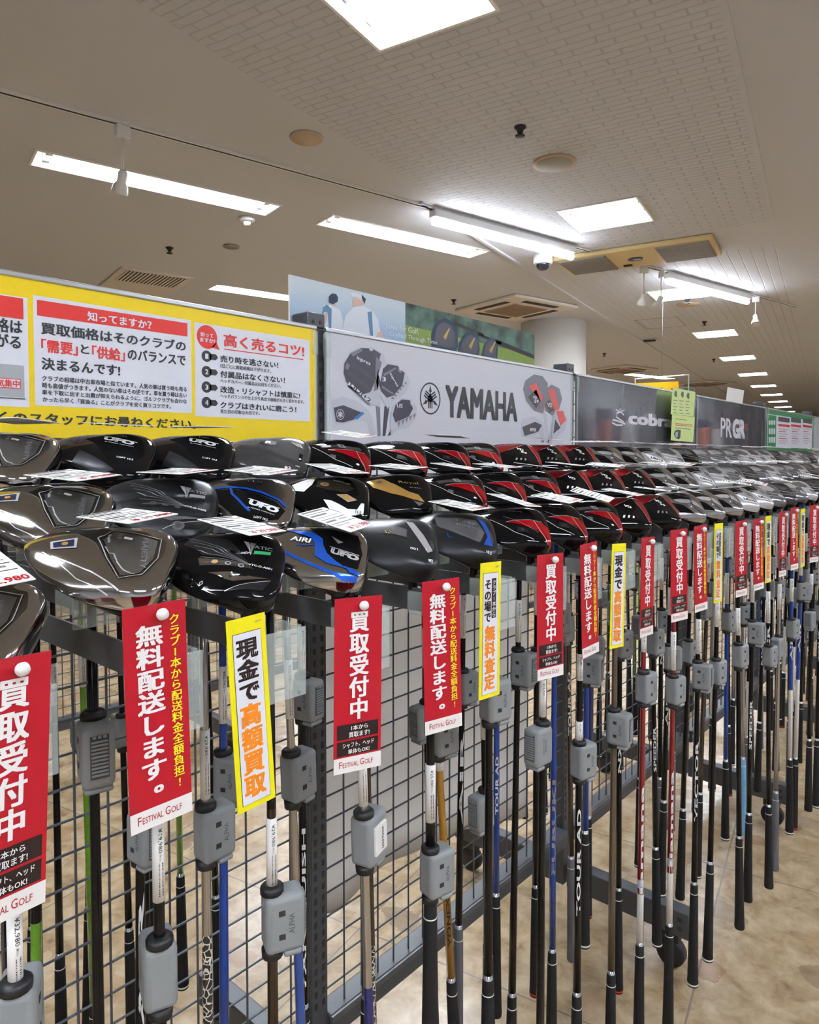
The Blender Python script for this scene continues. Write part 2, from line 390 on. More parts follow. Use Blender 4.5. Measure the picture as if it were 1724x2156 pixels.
# air conditioners, grilles, speakers, sprinklers
CREAM = M('aged_cream_plastic', (216, 192, 140), .5, scale=4, var=.08); GREY = M('grey_grille', (150, 144, 136), .6); DARK = M('dark_slot', (48, 44, 42), .7); BEIGE = M('beige_plate', (192, 170, 146), .6); OFFW = M('offwhite_plastic', (216, 207, 198), .5)
t = thing('ceiling_air_conditioner', 'yellowed long ceiling air conditioner with two grey grilles and blue badge', 'air conditioner', ac(5.03, .19), GA)
mb = MB(); mb.box(-.235, .235, -.54, .54, -.035, 0, CREAM, bev=.012); mb.obj('cover', t)
for y in (-.34, .34):
    mb = MB(); mb.box(-.2, .2, y - .17, y + .17, -.04, -.033, GREY)
    for k in range(16): mb.box(-.195 + k * .0255, -.182 + k * .0255, y - .165, y + .165, -.044, -.039, GREY)
    mb.obj('air_grille', t)
mb = MB(); mb.lathe([(.055, -.042), (.05, -.044), (.001, -.044)], M('blue_badge', (40, 80, 130), .35, coat=.5), 24, Matrix.Scale(.75, 4, (1, 0, 0))); mb.lathe([(.03, -.0445), (.001, -.0446)], WHITE, 20, Matrix.Translation((0, -.01, 0)) @ Matrix.Scale(.4, 4, (1, 0, 0))); mb.obj('badge', t)
mb = MB(); mb.box(.13, .165, .06, .12, -.042, -.033, DARK); mb.obj('receiver', t)
c = Vector((5.86, 2.78, 0))
def cassette(cx, cy, lb, h=.42):
    t = thing('ceiling_air_conditioner', lb, 'air conditioner', (cx, cy, CEIL), BA, 'square ceiling air conditioners')
    mb = MB(); mb.box(-h, h, -h, h, -.03, 0, OFFW, bev=.012); mb.obj('cover', t)
    mb = MB(); g = h * .52; mb.box(-g, g, -g, g, -.036, -.029, BEIGE)
    for k in range(14): mb.box(-g + .01 + k * 2 * g / 14, -g + .024 + k * 2 * g / 14, -g, g, -.04, -.035, M('brown_grille', (150, 128, 112), .6))
    mb.obj('air_grille', t)
    for k in range(4):
        mb = MB(); mx = Matrix.Rotation(k * math.pi / 2, 4, 'Z'); mb.box(-g, g, h * .68, h * .84, -.033, -.029, DARK, mx); mb.obj('air_slot', t)
cassette(5.86, 2.78, 'square ceiling air conditioner just before the round column')
cassette(11.1, 4.15, 'square ceiling air conditioner right of the round column, far back')
cassette(14.3, 3.9, 'farthest square ceiling air conditioner, low over the dark signs')
t = thing('ceiling_vent', 'slatted ceiling return vent above the top edge of the yellow sign', 'ceiling vent', (2.62, 4.21, CEIL), BA)
mb = MB(); mb.box(0, .57, 0, .9, -.014, 0, OFFW, bev=.005); mb.obj('frame', t)
mb = MB(); mb.box(.05, .52, .05, .40, -.016, -.012, DARK)
for k in range(17): mb.box(.05 + k * .0285, .065 + k * .0285, .05, .4, -.02, -.014, OFFW)
mb.obj('slats', t)
def disc(x, y, r, m, lb, ring=None, n='ceiling_plate', c='ceiling plate'):
    t = thing(n, lb, c, (x, y, CEIL)) 
    mb = MB(); mb.lathe([(r, 0), (r, -.006), (r * .95, -.01), (r * .84, -.01), (.001, -.01)], ring or m, 36); mb.obj('rim', t)
    mb = MB(); mb.lathe([(r * .83, -.0095), (r * .8, -.0125), (.001, -.013)], m, 32); mb.obj('face', t)
disc(3.129, .779, .105, M('speaker_cloth_grey', (168, 164, 155), .8, scale=300, var=.12), 'round ceiling speaker with a tan ring and grey cloth', BEIGE, 'ceiling_speaker', 'speaker')
disc(2.138, 1.48, .075, BEIGE, 'plain beige round ceiling plate near the rail')
disc(2.877, 3.149, .055, M('grey_plate', (140, 136, 130), .6), 'small grey round ceiling plate above the yellow sign')
disc(6.828, 1.485, .105, BEIGE, 'beige round ceiling plate under the second square lamp', n='ceiling_speaker', c='speaker')
def sprink(x, y, lb, m=DARK, r=.026):
    t = thing('ceiling_sprinkler', lb, 'sprinkler', (x, y, CEIL), 0, 'ceiling sprinklers')
    mb = MB(); mb.lathe([(r, 0), (r, -.006), (r * .6, -.012), (r * .5, -.025)], m, 16); mb.obj('collar', t)
    mb = MB(); mb.lathe([(.006, -.02), (.006, -.036), (r * .85, -.038), (r * .8, -.042), (.001, -.042)], m, 12); mb.obj('nozzle', t)
for x, y, lb in ((2.696, .699, 'dark sprinkler in the grooved ceiling before the speaker'), (2.612, 3.498, 'dark sprinkler above the yellow sign, next to the grey plate'), (5.208, 3.034, 'dark sprinkler left of the square air conditioner'),
                 (9.289, 3.552, 'sprinkler right of the round column'), (6.621, 1.414, 'sprinkler between a square lamp and the beige plate'), (7.828, 1.676, 'sprinkler beyond the beige round plate'), (10.9, 2.6, 'sprinkler before the farther square lamps')): sprink(x, y, lb)
t = thing('smoke_detector', 'small white smoke detector at the end of the long tube lamp', 'smoke detector', (2.608, 2.59, CEIL))
mb = MB(); mb.lathe([(.05, 0), (.05, -.012), (.04, -.022), (.022, -.024)], WHITE, 24); mb.obj('base', t)
mb = MB(); mb.lathe([(.022, -.022), (.02, -.042), (.001, -.046)], WHITE, 16); mb.obj('sensor', t)
t = thing('dome_camera', 'white dome security camera with a dark lens bubble', 'security camera', (4.502, 1.666, CEIL))
mb = MB(); mb.lathe([(.07, 0), (.07, -.05), (.062, -.062), (.05, -.064)], WHITE, 28); mb.obj('housing', t)
mb = MB(); mb.lathe([(.05 * math.cos(a), -.06 - .05 * math.sin(a)) for a in [k * math.pi / 16 for k in range(8)]] + [(.001, -.11)], M('dark_dome_glass', (30, 32, 44), .05, coat=1), 28); mb.obj('dome', t)
t = thing('motion_sensor', 'black-fronted sensor box on the ceiling beyond the access hatch', 'sensor', ac(8.9, .9), GA)
mb = MB(); mb.box(-.05, .05, -.08, .08, -.02, 0, OFFW, bev=.005); mb.obj('housing', t)
mb = MB(); mb.box(-.056, -.03, -.07, .07, -.035, -.012, DARK); mb.obj('window', t)
# ---------------------------------------------------------------- the mesh rack
JX = [-1.082 + k for k in range(9)]          # uprights
rack = thing('display_rack', 'long charcoal rack of wire mesh panels and slotted posts on wheeled feet', 'display rack', (0, 0, 0))
def wire_panel(x0, x1, y, z0, z1, m=WIRE, r=.0021):
    mb = MB(); n = round((x1 - x0) / .05)
    for k in range(n + 1):
        x = x0 + (x1 - x0) * k / n; mb.tube([(x, y, z0), (x, y, z1)], r, m, 5, cap=False)
    k = 0; z = z0
    while z <= z1 + .001:
        mb.tube([(x0, y + .0042, z), (x1, y + .0042, z)], r, m, 5, cap=False); z += .05
    return mb
mb = MB()
mb.box(-.02, .02, .012, .052, .1, 1.66, FRAME)
for k in range(56): 
    z = .3 + k * .024
    for x in (-.0135, .0065): mb.box(x, x + .007, .0112, .0125, z, z + .013, DARK)
post0 = mb.obj('post', rack)
mb = MB(); mb.box(-.022, .022, -.37, -.0, .10, .172, FRAME, bev=.003)
for z in (.118, .143): mb.box(-.0225, -.0215, -.352, -.338, z, z + .012, DARK)
foot0 = mb.obj('foot', rack)
mb = MB(); mb.lathe([(.003, -.016), (.036, -.016), (.04, -.01), (.04, .01), (.036, .016), (.003, .016)], BLACK, 24, Matrix.Translation((0, -.315, .04)) @ Matrix.Rotation(R(90), 4, 'Y'))
mb.box(-.02, .02, -.34, -.285, .075, .1, BLACK, bev=.004); cast0 = mb.obj('caster', foot0)
mb = MB(); mb.box(-.022, .022, .012, .06, 1.661, 1.690, FRAME, bev=.003)
for x in (-.012, .006): mb.box(x, x + .006, .0112, .0125, 1.668, 1.675, DARK)
cap0 = mb.obj('post_cap', rack)
for k, x in enumerate(JX):
    for o, n in ((post0, 'post'), (cap0, 'post_cap')):
        if k == 0: o.location.x = x
        else: share(o, n, rack, (x, 0, 0))
    for rz, first in ((0, True), (math.pi, False)):
        if k == 0 and first: foot0.location.x = x; continue
        f = share(foot0, 'foot', rack, (x, 0 if first else .06, 0), (0, 0, rz)); share(cast0, 'caster', f)
mb = wire_panel(.02, .98, .016, .27, 1.645); p0 = mb.obj('mesh_panel', rack)
mb = MB(); mb.box(.02, .98, .0, .05, .225, .275, FRAME, bev=.004); mb.box(.02, .98, -.004, .0, .262, .275, STEEL); r0 = mb.obj('base_rail', rack)
mb = MB(); mb.box(.02, .98, .012, .045, 1.645, 1.662, FRAME); u0 = mb.obj('top_rail', rack)
for k, x in enumerate(JX[:-1]):
    for o, n in ((p0, 'mesh_panel'), (r0, 'base_rail'), (u0, 'top_rail')):
        if k == 0: o.location.x = x
        else: share(o, n, rack, (x, 0, 0))
back = thing('display_rack', 'second mesh rack standing farther back, seen through the first mesh', 'display rack', (0, 2.15, 0), R(-3))
for k in range(5):
    q = share(p0, 'mesh_panel', back, (k - .1, 0, 0)); share(r0, 'base_rail', back, (k - .1, 0, 0)); share(post0, 'post', back, (k - .1, 0, 0))
    f = share(foot0, 'foot', back, (k - .1, 0, 0), (0, 0, 0)); share(cast0, 'caster', f)

# white sheet behind the second bay
SHEET = M('white_sheet_with_streaks', (236, 233, 230), .6, var=.05, scale=6)
N, L, B = nodes(SHEET)
trl = N.new('ShaderNodeBsdfTranslucent'); trl.inputs[0].default_value = (.92, .91, .89, 1); mxs = N.new('ShaderNodeMixShader'); mxs.inputs[0].default_value = .5
out = [n for n in N if n.type == 'OUTPUT_MATERIAL'][0]; L.new(B.outputs[0], mxs.inputs[1]); L.new(trl.outputs[0], mxs.inputs[2]); L.new(mxs.outputs[0], out.inputs[0])
mb = MB(); nx, nz = 40, 14; vs = []
low = [(.95, .45), (1.0, .44), (1.157, .467), (1.3, .455), (1.427, .435), (1.6, .39), (1.76, .35)]
def lowz(x):
    for (a, b), (c, d) in zip(low, low[1:]):
        if x <= c: t = (x - a) / (c - a); t = t * t * (3 - 2 * t); return b + (d - b) * t
    return low[-1][1]
for i in range(nx + 1):
    x = .95 + .81 * i / nx
    for j in range(nz + 1):
        z0 = lowz(x); z = z0 + (1.38 - z0) * j / nz
        vs.append((x, .06 + .004 * math.sin(x * 23) * (1 - j / nz), z))
mb.add(vs, [(i * (nz + 1) + j, (i + 1) * (nz + 1) + j, (i + 1) * (nz + 1) + j + 1, i * (nz + 1) + j + 1) for i in range(nx) for j in range(nz)], SHEET, True)
o = mb.obj('white_sheet'); sm = o.modifiers.new('thickness', 'SOLIDIFY'); sm.thickness = .0015
tag(o, 'pale translucent sheet with a wavy lower edge hung behind the mesh', 'sheet')

# ---------------------------------------------------------------- sign boards along the top
def sfn(layer=1, y=0.0):
    return lambda a, b: Vector((a, y - .0003 * layer, b))
def spoly(mb, pts, m, layer=1, y=0.0):
    mb.poly([Vector((xz(*p, y)[0], y - .0003 * layer, xz(*p, y)[1])) for p in pts], m)
def stext(mb, s, m, xl, yt, yb, xr, bold=.03, layer=3, y=0.0):
    x0, z1 = xz(xl, yt, y); _, z0 = xz(xl, yb, y); x1, _ = xz(xr, yt, y)
    mb.text(s, m, sfn(layer, y), x0, x1, z0, z1, bold)
def slant(mb, s, m, p0, p1, h, layer, bold=.02):      # a line of print along the slanted base line p0-p1
    a, b = xz(*p0), xz(*p1); d = Vector((b[0] - a[0], b[1] - a[1])); l = d.length; d /= l; n = Vector((-d.y, d.x))
    mb.text(s, m, lambda u, v: Vector((a[0] + d.x * u + n.x * v, -.0003 * layer, a[1] + d.y * u + n.y * v)), 0, l, 0, h, bold)
def srect(mb, xl, yt, yb, xr, m, layer=1, y=0.0):
    x0, z1 = xz(xl, yt, y); _, z0 = xz(xl, yb, y); x1, _ = xz(xr, yt, y); f = sfn(layer, y)
    mb.poly([f(x0, z0), f(x1, z0), f(x1, z1), f(x0, z1)], m); return x0, x1, z0, z1
def scirc(mb, cx, cz, rx, rz, m, layer=1, y=0.0, inner=0, n=40):
    f = sfn(layer, y); P = [f(cx + rx * math.cos(2 * math.pi * k / n), cz + rz * math.sin(2 * math.pi * k / n)) for k in range(n)]
    if not inner: mb.poly(P, m); return
    Q = [f(cx + inner * rx * math.cos(2 * math.pi * k / n), cz + inner * rz * math.sin(2 * math.pi * k / n)) for k in range(n)]
    mb.add(P + Q, [(k, (k + 1) % n, n + (k + 1) % n, n + k) for k in range(n)], m)
ZB, ZT = 1.437, 1.6555
def sign(label, x0, x1, m, draw, tex=None):
    t = thing('sign_board', label, 'sign', ((x0 + x1) / 2, .002, ZB), 0, 'sign boards above the clubs')
    loc = t.location
    mb = MB(); mb.box(x0, x1, 0, .004, ZB, ZT, m); draw(mb)
    o = mb.obj('printed_panel', t, -loc)
    mb = MB(); mb.box(x0 - .002, x1 + .002, -.003, .008, ZT - .002, ZT + .006, ALU, bev=.002); mb.obj('top_channel', t, -loc)
    for x in (x0 + .003, x1 - .003): mb = MB(); mb.box(x - .004, x + .004, -.003, .006, ZB, ZT - .003, CLEAR); mb.obj('end_strip', t, -loc)
    for x in (x0 + .004, x1 - .004):
        mb = MB(); mb.box(x - .006, x + .006, -.005, .008, ZT - .05, ZT - .005, CLEAR, bev=.001); mb.obj('clip', t, -loc)
PW = M('sign_white_print', (232, 234, 244), .35, coat=.4)
PR = M('sign_red_print', (222, 52, 46), .35, coat=.4)
PK = M('sign_black_print', (44, 48, 50), .35, coat=.3)
PG = M('sign_grey_print', (176, 180, 186), .4, coat=.4)
def yellow(mb):
    srect(mb, -60, 609, 852, 57, PW); srect(mb, -60, 612, 658, 48, PR, 2)
    stext(mb, '価格は', PK, -42, 663, 694, 46); stext(mb, '下がる', PK, -42, 697, 727, 43)
    srect(mb, -40, 762, 832, 50, PG, 2); a = srect(mb, -30, 793, 814, 43, PR, 3); f = sfn(4)
    mb.poly([f(a[0], a[2] + .001), f(a[1] - .001, a[2] + .001), f(a[1] - .001, a[3] - .001), f(a[0], a[3] - .001)], PW)
    stext(mb, '人気集中', PR, -25, 796, 812, 40, layer=5); srect(mb, -40, 834, 836, 53, PK, 3)
    srect(mb, 69, 621, 853, 401, PW); srect(mb, 77, 631, 664, 393.5, PR, 2)
    stext(mb, '知ってますか？', PW, 183, 655, 675, 318, layer=4)
    stext(mb, '買取価格はそのクラブの', PK, 85, 677, 703, 390)
    stext(mb, '「需要」', PR, 86, 713, 741, 163); stext(mb, 'と', PK, 169, 725, 744, 187); stext(mb, '「供給」', PR, 193, 727, 754, 262)
    stext(mb, 'のバランスで', PK, 268, 733, 757, 390); stext(mb, '決まるんです!', PK, 86.5, 752, 778, 252)
    for s, a, b, c, d in (('クラブの相場は中古車市場と似ています。人気の車は買う時も売る', 88, 790, 802, 392), ('時も高値がつきます。人気のない車はその逆です。車を買う時は古い', 88, 805, 817, 392),
                          ('車を下取に出すと出費が抑えられるように、ゴルフクラブも合わな', 88, 820, 831, 392), ('かったら早く「買換る」ことがクラブを安く買うコツです。', 89, 835, 846, 359)): stext(mb, s, PK, a, b, c, d, .02)
    stext(mb, 'くのスタッフにお尋ねください。', PK, -6, 866, 890, 412)
    srect(mb, 409, 678, 876, 651, PW)
    x, z = xz(435.6, 709.7); scirc(mb, x, z, .0195, .0195, PR, 2); f = sfn(2); mb.poly([f(x + .008, z - .016), f(x + .024, z - .019), f(x + .018, z - .006)], PR)
    stext(mb, '知って', PW, 421, 699, 708, 448, layer=4); stext(mb, 'ますか?', PW, 420, 710, 719, 452, layer=4)
    stext(mb, '高く売るコツ!', PR, 470, 702, 729, 639.5); srect(mb, 471, 734, 736, 638, PR, 2)
    for n, y, s, xe, u, ue, yy in (('1', 750, '売り時を逃さない！', 585, '1日ごとに買取相場は下がります。', 570, 765.5), ('2', 782.5, '付属品はなくさない！', 599, 'ヘッドカバー、付属品はお持ちください。', 591, 797),
                               ('3', 815, '改造・リシャフトは慎重に!', 631, 'ヘッドバランスや仕上がり具合で価格が大きく変わります。', 639.5, 829), ('4', 847.5, 'クラブはきれいに磨こう！', 623, '見た目の印象は大切です。', 546, 861.5)):
        x, z = xz(434.5, y); scirc(mb, x, z, .0095, .0095, PK, 2, n=20); f = sfn(2)
        mb.poly([f(x + .006, z - .005), f(x + .018, z - .005), f(x + .022, z), f(x + .018, z + .005), f(x + .006, z + .005)], PK)
        stext(mb, n, PW, 431, y - 5.5, y + 5.5, 437.5, layer=4); stext(mb, s, PK, 463, y - 2.5, y + 12, xe); stext(mb, u, PK, 463, yy, yy + 8.5, ue, .015)
sign('yellow sign with red headings and black lettering about trading in clubs', -.065, .905, YEL, yellow)

YB = M('brushed_print_silver', (208, 210, 222), .3, coat=.5, var=.05)
N, L, B = nodes(YB)
wv = N.new('ShaderNodeTexWave'); wv.inputs['Scale'].default_value = 60; wv.inputs['Distortion'].default_value = 3; wv.inputs['Detail'].default_value = 2
mpn = N.new('ShaderNodeMapping'); mpn.inputs['Rotation'].default_value = (0, R(40), 0); tcn = N.new('ShaderNodeTexCoord')
L.new(tcn.outputs['Object'], mpn.inputs['Vector']); L.new(mpn.outputs[0], wv.inputs['Vector'])
rm = N.new('ShaderNodeValToRGB'); rm.color_ramp.elements[0].color = (.60, .61, .68, 1); rm.color_ramp.elements[1].color = (.70, .71, .78, 1)
L.new(wv.outputs['Fac'], rm.inputs[0]); L.new(rm.outputs[0], B.inputs['Base Color'])
NAVY = M('print_navy', (58, 55, 72), .35, coat=.4); SIL = M('print_silver', (196, 198, 210), .35, coat=.4); MID = M('print_mid_grey', (120, 122, 134), .35, coat=.4); DKP = M('print_dark_grey', (66, 66, 72), .35, coat=.4); PINK = M('print_red_club', (224, 92, 88), .35, coat=.4); BLU = M('print_blue', (60, 120, 190), .35, coat=.4)
def zp(pts, ox=600, oy=560, k=2.463): return [(ox + a / k, oy + b / k) for a, b in pts]
def fork(mb, x, z, r, m, layer):       # ring with three crossed tuning forks
    scirc(mb, x, z, r, r, m, layer, inner=.90); f = sfn(layer)
    for a in (90, 210, 330):
        d = Vector((math.cos(R(a)), math.sin(R(a)))); n = Vector((-d.y, d.x))
        def q(u, v): p = d * u * r + n * v * r; return f(x + p.x, z + p.y)
        mb.poly([q(-.62, -.05), q(.5, -.05), q(.5, .05), q(-.62, .05)], m)
        for s in (-.16, .16): mb.poly([q(-.62, s - .05), q(.12, s - .05), q(.12, s + .05), q(-.62, s + .05)], m)
        mb.poly([q(.08, -.21), q(.16, -.21), q(.16, .21), q(.08, .21)], m)
        mb.poly([q(.42, -.13), q(.86, 0), q(.42, .13)], m)
def yam(mb):
    # big driver, fairway wood, utility, iron and their shafts
    P = lambda pts, m, l: spoly(mb, zp(pts), m, l)
    P([(470, 720), (492, 712), (495, 880), (480, 885)], MID, 1); P([(515, 730), (545, 700), (520, 880), (505, 882)], NAVY, 1); P([(560, 830), (590, 800), (548, 878), (530, 880)], DKP, 1)
    P([(298, 560), (300, 500), (335, 445), (390, 420), (450, 420), (505, 452), (528, 500), (515, 560), (490, 640), (495, 735), (440, 715), (370, 672), (318, 615)], SIL, 2)
    P([(302, 555), (306, 505), (338, 452), (392, 426), (450, 428), (495, 455), (480, 520), (470, 590), (440, 655), (395, 668), (345, 632), (315, 600)], NAVY, 3)
    P([(340, 490), (470, 580), (462, 600), (332, 510)], DKP, 4); P([(330, 540), (450, 640), (440, 652), (322, 560)], DKP, 4)
    slant(mb, 'inpres', PW, (749, 758), (778, 772), .009, 5)
    P([(330, 600), (445, 700), (440, 716), (322, 622)], PW, 4); slant(mb, 'UDI+2', PK, (735, 812), (778, 849), .0085, 5)
    P([(470, 600), (480, 545), (525, 502), (580, 510), (625, 550), (647, 605), (625, 660), (560, 700), (530, 742), (500, 690), (478, 640)], SIL, 4)
    P([(480, 598), (488, 550), (530, 510), (580, 518), (618, 556), (605, 620), (560, 672), (525, 684), (495, 650)], NAVY, 5)
    stext(mb, '3', PW, 803, 793, 803, 811, layer=6); slant(mb, 'inpres', PW, (818, 788), (834, 816), .007, 6)
    P([(545, 780), (560, 720), (600, 685), (650, 690), (682, 730), (678, 790), (640, 830), (575, 850), (545, 880)], SIL, 5)
    P([(555, 772), (570, 720), (602, 692), (645, 697), (660, 740), (640, 780), (570, 812)], NAVY, 6)
    for k in range(5): P([(580 + k * 20, 812 - k * 10), (596 + k * 20, 803 - k * 10), (586 + k * 20, 838 - k * 12)], MID, 7)
    stext(mb, 'U5', PW, 834, 850, 858, 846, layer=7)
    P([(240, 700), (290, 675), (370, 700), (430, 745), (455, 800), (470, 890), (450, 892), (425, 810), (380, 800), (300, 822), (258, 818), (246, 770)], SIL, 3)
    P([(250, 735), (300, 722), (395, 760), (380, 790), (300, 812), (262, 808)], NAVY, 4)
    x, z = xz(*zp([(284, 770)])[0]); fork(mb, x, z, .0105, PW, 5)
    P([(352, 790), (400, 755), (408, 765), (370, 797)], BLU, 5)
    for q in ([(338, 452), (392, 426), (400, 440), (350, 470)], [(470, 470), (500, 500), (480, 640), (460, 650)], [(318, 500), (335, 515), (325, 540), (308, 530)]): P(q, MID, 4)
    P([(432, 722), (440, 716), (330, 618), (322, 622)], MID, 4); P([(505, 560), (570, 525), (575, 532), (512, 572)], MID, 6); P([(500, 620), (560, 660), (556, 668), (498, 632)], MID, 6); P([(480, 560), (500, 500), (515, 480), (492, 600)], SIL, 6)
    for k in range(6): P([(545 + k * 14, 690 - k * 16), (556 + k * 14, 678 - k * 16), (566 + k * 12, 690 - k * 15)], MID, 6)
    x, z = xz(*zp([(444, 432)])[0]); scirc(mb, x, z, .006, .004, SIL, 5); x, z = xz(*zp([(594, 536)])[0]); fork(mb, x, z, .007, PW, 7); x, z = xz(*zp([(652, 712)])[0]); fork(mb, x, z, .0055, PW, 8)
    x, z = xz(905.5, 839); fork(mb, x, z, .0365, PK, 2)
    stext(mb, 'YAMAHA', PK, 937, 810, 878, 1089, bold=.04)
    # the red group on the right
    P([(1335, 720), (1348, 720), (1370, 915), (1352, 918)], SIL, 1); P([(1325, 850), (1340, 850), (1342, 915), (1328, 915)], MID, 1); P([(1390, 760), (1402, 770), (1375, 915), (1362, 915)], SIL, 1)
    P([(1233, 640), (1245, 595), (1290, 562), (1335, 572), (1362, 610), (1350, 700), (1338, 765), (1290, 750), (1250, 700)], MID, 2)
    P([(1262, 625), (1300, 605), (1340, 690), (1325, 700)], PINK, 3); P([(1258, 680), (1300, 640), (1325, 700), (1300, 740)], DKP, 3); stext(mb, 'VD', PW, 1121, 833, 840, 1130, layer=4); stext(mb, '59', PW, 1124, 841, 848, 1133, layer=4)
    P([(1335, 690), (1345, 640), (1380, 615), (1420, 635), (1435, 690), (1420, 740), (1385, 775), (1350, 750)], MID, 4)
    P([(1358, 640), (1395, 640), (1420, 745), (1398, 750)], PINK, 5); P([(1345, 720), (1368, 690), (1392, 750), (1370, 762)], DKP, 5); stext(mb, 'VD', PW, 1151, 848, 857, 1161, layer=6)
    P([(1378, 912), (1388, 790), (1400, 745), (1440, 745), (1462, 790), (1452, 850)], SIL, 5); P([(1402, 752), (1438, 752), (1455, 800), (1425, 830)], PINK, 6); P([(1388, 870), (1398, 795), (1425, 840)], DKP, 6)
    P([(1222, 820), (1232, 790), (1290, 782), (1335, 810), (1345, 905), (1328, 905), (1315, 868), (1260, 890), (1228, 888)], SIL, 3); P([(1228, 835), (1295, 808), (1330, 825), (1310, 860), (1240, 882)], DKP, 4); stext(mb, 'RMX', PW, 1115, 901, 908, 1128, layer=5)
sign('silver sign with black tuning fork emblem, big black letters and printed clubs', .932, 1.905, YB, yam)

DKS = M('glossy_dark_sign', (84, 86, 94), .13, coat=1, var=.25, scale=5, bump=.25)
nb = [n for n in DKS.node_tree.nodes if n.type == 'BUMP'][0]; nb.inputs['Distance'].default_value = .03
CW = M('sign_pale_letters', (224, 222, 230), .35, coat=.4)
def cobra(mb):
    stext(mb, 'cobra', CW, 1322, 866, 893, 1416, .05, 2)
    x, z = xz(1302, 882); f = sfn(2)
    def curve(pts, wd):
        q = [Vector((xz(*p)[0], 0, xz(*p)[1])) for p in pts]; v = []
        for k, p in enumerate(q):
            d = (q[min(k + 1, len(q) - 1)] - q[max(k - 1, 0)]).normalized(); n = Vector((-d.z, 0, d.x)) * wd; v += [f(p.x + n.x, p.z + n.z), f(p.x - n.x, p.z - n.z)]
        mb.add(v, [(2 * k, 2 * k + 2, 2 * k + 3, 2 * k + 1) for k in range(len(q) - 1)], CW)
    curve([(1313, 874), (1306, 867), (1298, 870), (1297, 878), (1304, 883), (1312, 888), (1310, 895), (1298, 895), (1288, 890), (1290, 884), (1299, 886), (1316, 893)], .0028)
    curve([(1296, 862), (1301, 866), (1305, 860), (1309, 866), (1314, 863)], .0015)
sign('dark glossy sign with a pale snake emblem and pale lowercase letters', 1.931, 2.905, DKS, cobra)
def prgr(mb):
    stext(mb, 'PR', CW, 1517, 879, 920, 1540.5, .02, 2); stext(mb, 'GR', CW, 1542, 881, 923, 1568.5, .07, 2)
sign('dark glossy sign with four tall pale capital letters', 2.931, 3.905, DKS, prgr)
GRN = M('sign_green_print', (30, 140, 78), .35, coat=.4)
def green(mb):
    srect(mb, 1615.5, 871, 942, 1710, PW); srect(mb, 1616.5, 873, 940, 1634, GRN, 2)
    for k, (y0, y1) in enumerate(((885, 894), (902, 914), (920, 932))):
        for j in range(3): srect(mb, 1618 + j * 5, y0, y1, 1621.5 + j * 5, PW, 3)
    for a, b in ((1638, 1662), (1665, 1686), (1690, 1709)):
        srect(mb, a, 877 + (a - 1638) * .06, 887 + (a - 1638) * .06, b, DKP, 2)
        srect(mb, a, 892 + (a - 1638) * .04, 897 + (a - 1638) * .04, b, PR, 2)
        for j in range(7): srect(mb, a + 1, 902 + j * 5, 903.6 + j * 5, b - 2 - (j * 37 % 8), PR if j % 3 == 1 else PG, 2)
sign('green and white sign with a table of small print', 3.931, 4.905, GRN, green)
sign('plain pale sign beyond the green one', 4.931, 5.905, PG, lambda mb: None)

# poster with golfers, standing on the rack behind the silver sign
SKY = M('poster_pale_blue_print', (196, 216, 232), .45, coat=.15, var=.03, scale=5); N, L, B = nodes(SKY)
tcn = N.new('ShaderNodeTexCoord'); sx = N.new('ShaderNodeSeparateXYZ'); L.new(tcn.outputs['Object'], sx.inputs[0]); mrn = N.new('ShaderNodeMapRange')
mrn.inputs[1].default_value = 1.62; mrn.inputs[2].default_value = 1.75; L.new(sx.outputs[2], mrn.inputs[0]); rm = N.new('ShaderNodeValToRGB')
for e, c in zip(rm.color_ramp.elements, ((120, 170, 222), (206, 220, 230))): e.color = tuple(lin(v) for v in c) + (1,)
L.new(mrn.outputs[0], rm.inputs[0]); L.new(rm.outputs[0], B.inputs['Base Color'])
FOL = M('poster_blurred_trees', (62, 92, 78), .45, coat=.1, var=2.4, scale=22); GRS = M('poster_grass', (132, 156, 60), .45, coat=.15, var=.15, scale=20)
SKIN = M('poster_skin', (222, 186, 168), .5); CAPN = M('poster_cap_navy', (30, 54, 82), .5); TEE = M('poster_white_shirt', (226, 232, 242), .5); VEST = M('poster_blue_vest', (104, 142, 180), .5)
px0, px1, pz0, pz1, py_ = .893, 1.794, 1.5, 1.767, .062
t = thing('poster', 'wide poster of two golfers in white and three dark clubs on grass', 'poster', ((px0 + px1) / 2, py_, pz0))
mb = MB(); xm = xz(853, 640, py_)[0]
mb.box(px0, px1, py_, py_ + .005, pz0, pz1, PAPER)
f = sfn(1, py_); mb.poly([f(px0, pz0), f(xm, pz0), f(xm, pz1), f(px0, pz1)], SKY); mb.poly([f(xm, pz0), f(px1, pz0), f(px1, pz1), f(xm, pz1)], FOL)
zg = xz(940, 706, py_)[1]; f = sfn(2, py_); mb.poly([f(xm, pz0), f(px1, pz0), f(px1, zg - .006), f(xm, zg + .004)], GRS)
Q = lambda pts, m, l: spoly(mb, zp(pts), m, l, py_)
Q([(180, 330), (200, 205), (235, 200), (285, 230), (300, 290), (290, 350), (240, 350)], TEE, 3); Q([(178, 310), (195, 215), (215, 200), (240, 225), (238, 330), (225, 330), (218, 240), (200, 240)], VEST, 4)
Q([(200, 245), (218, 240), (212, 290), (192, 318), (182, 316), (196, 280)], SKIN, 5); Q([(240, 205), (262, 205), (270, 180), (255, 168), (232, 180)], SKIN, 4); Q([(225, 190), (225, 158), (240, 143), (262, 145), (273, 165), (270, 186), (245, 200)], CAPN, 5)
Q([(290, 345), (315, 255), (360, 208), (400, 205), (455, 235), (480, 275), (495, 350), (440, 380)], TEE, 3); Q([(425, 240), (448, 235), (455, 370), (440, 372)], VEST, 4); Q([(292, 336), (318, 342), (316, 350), (291, 344)], GRN, 5)
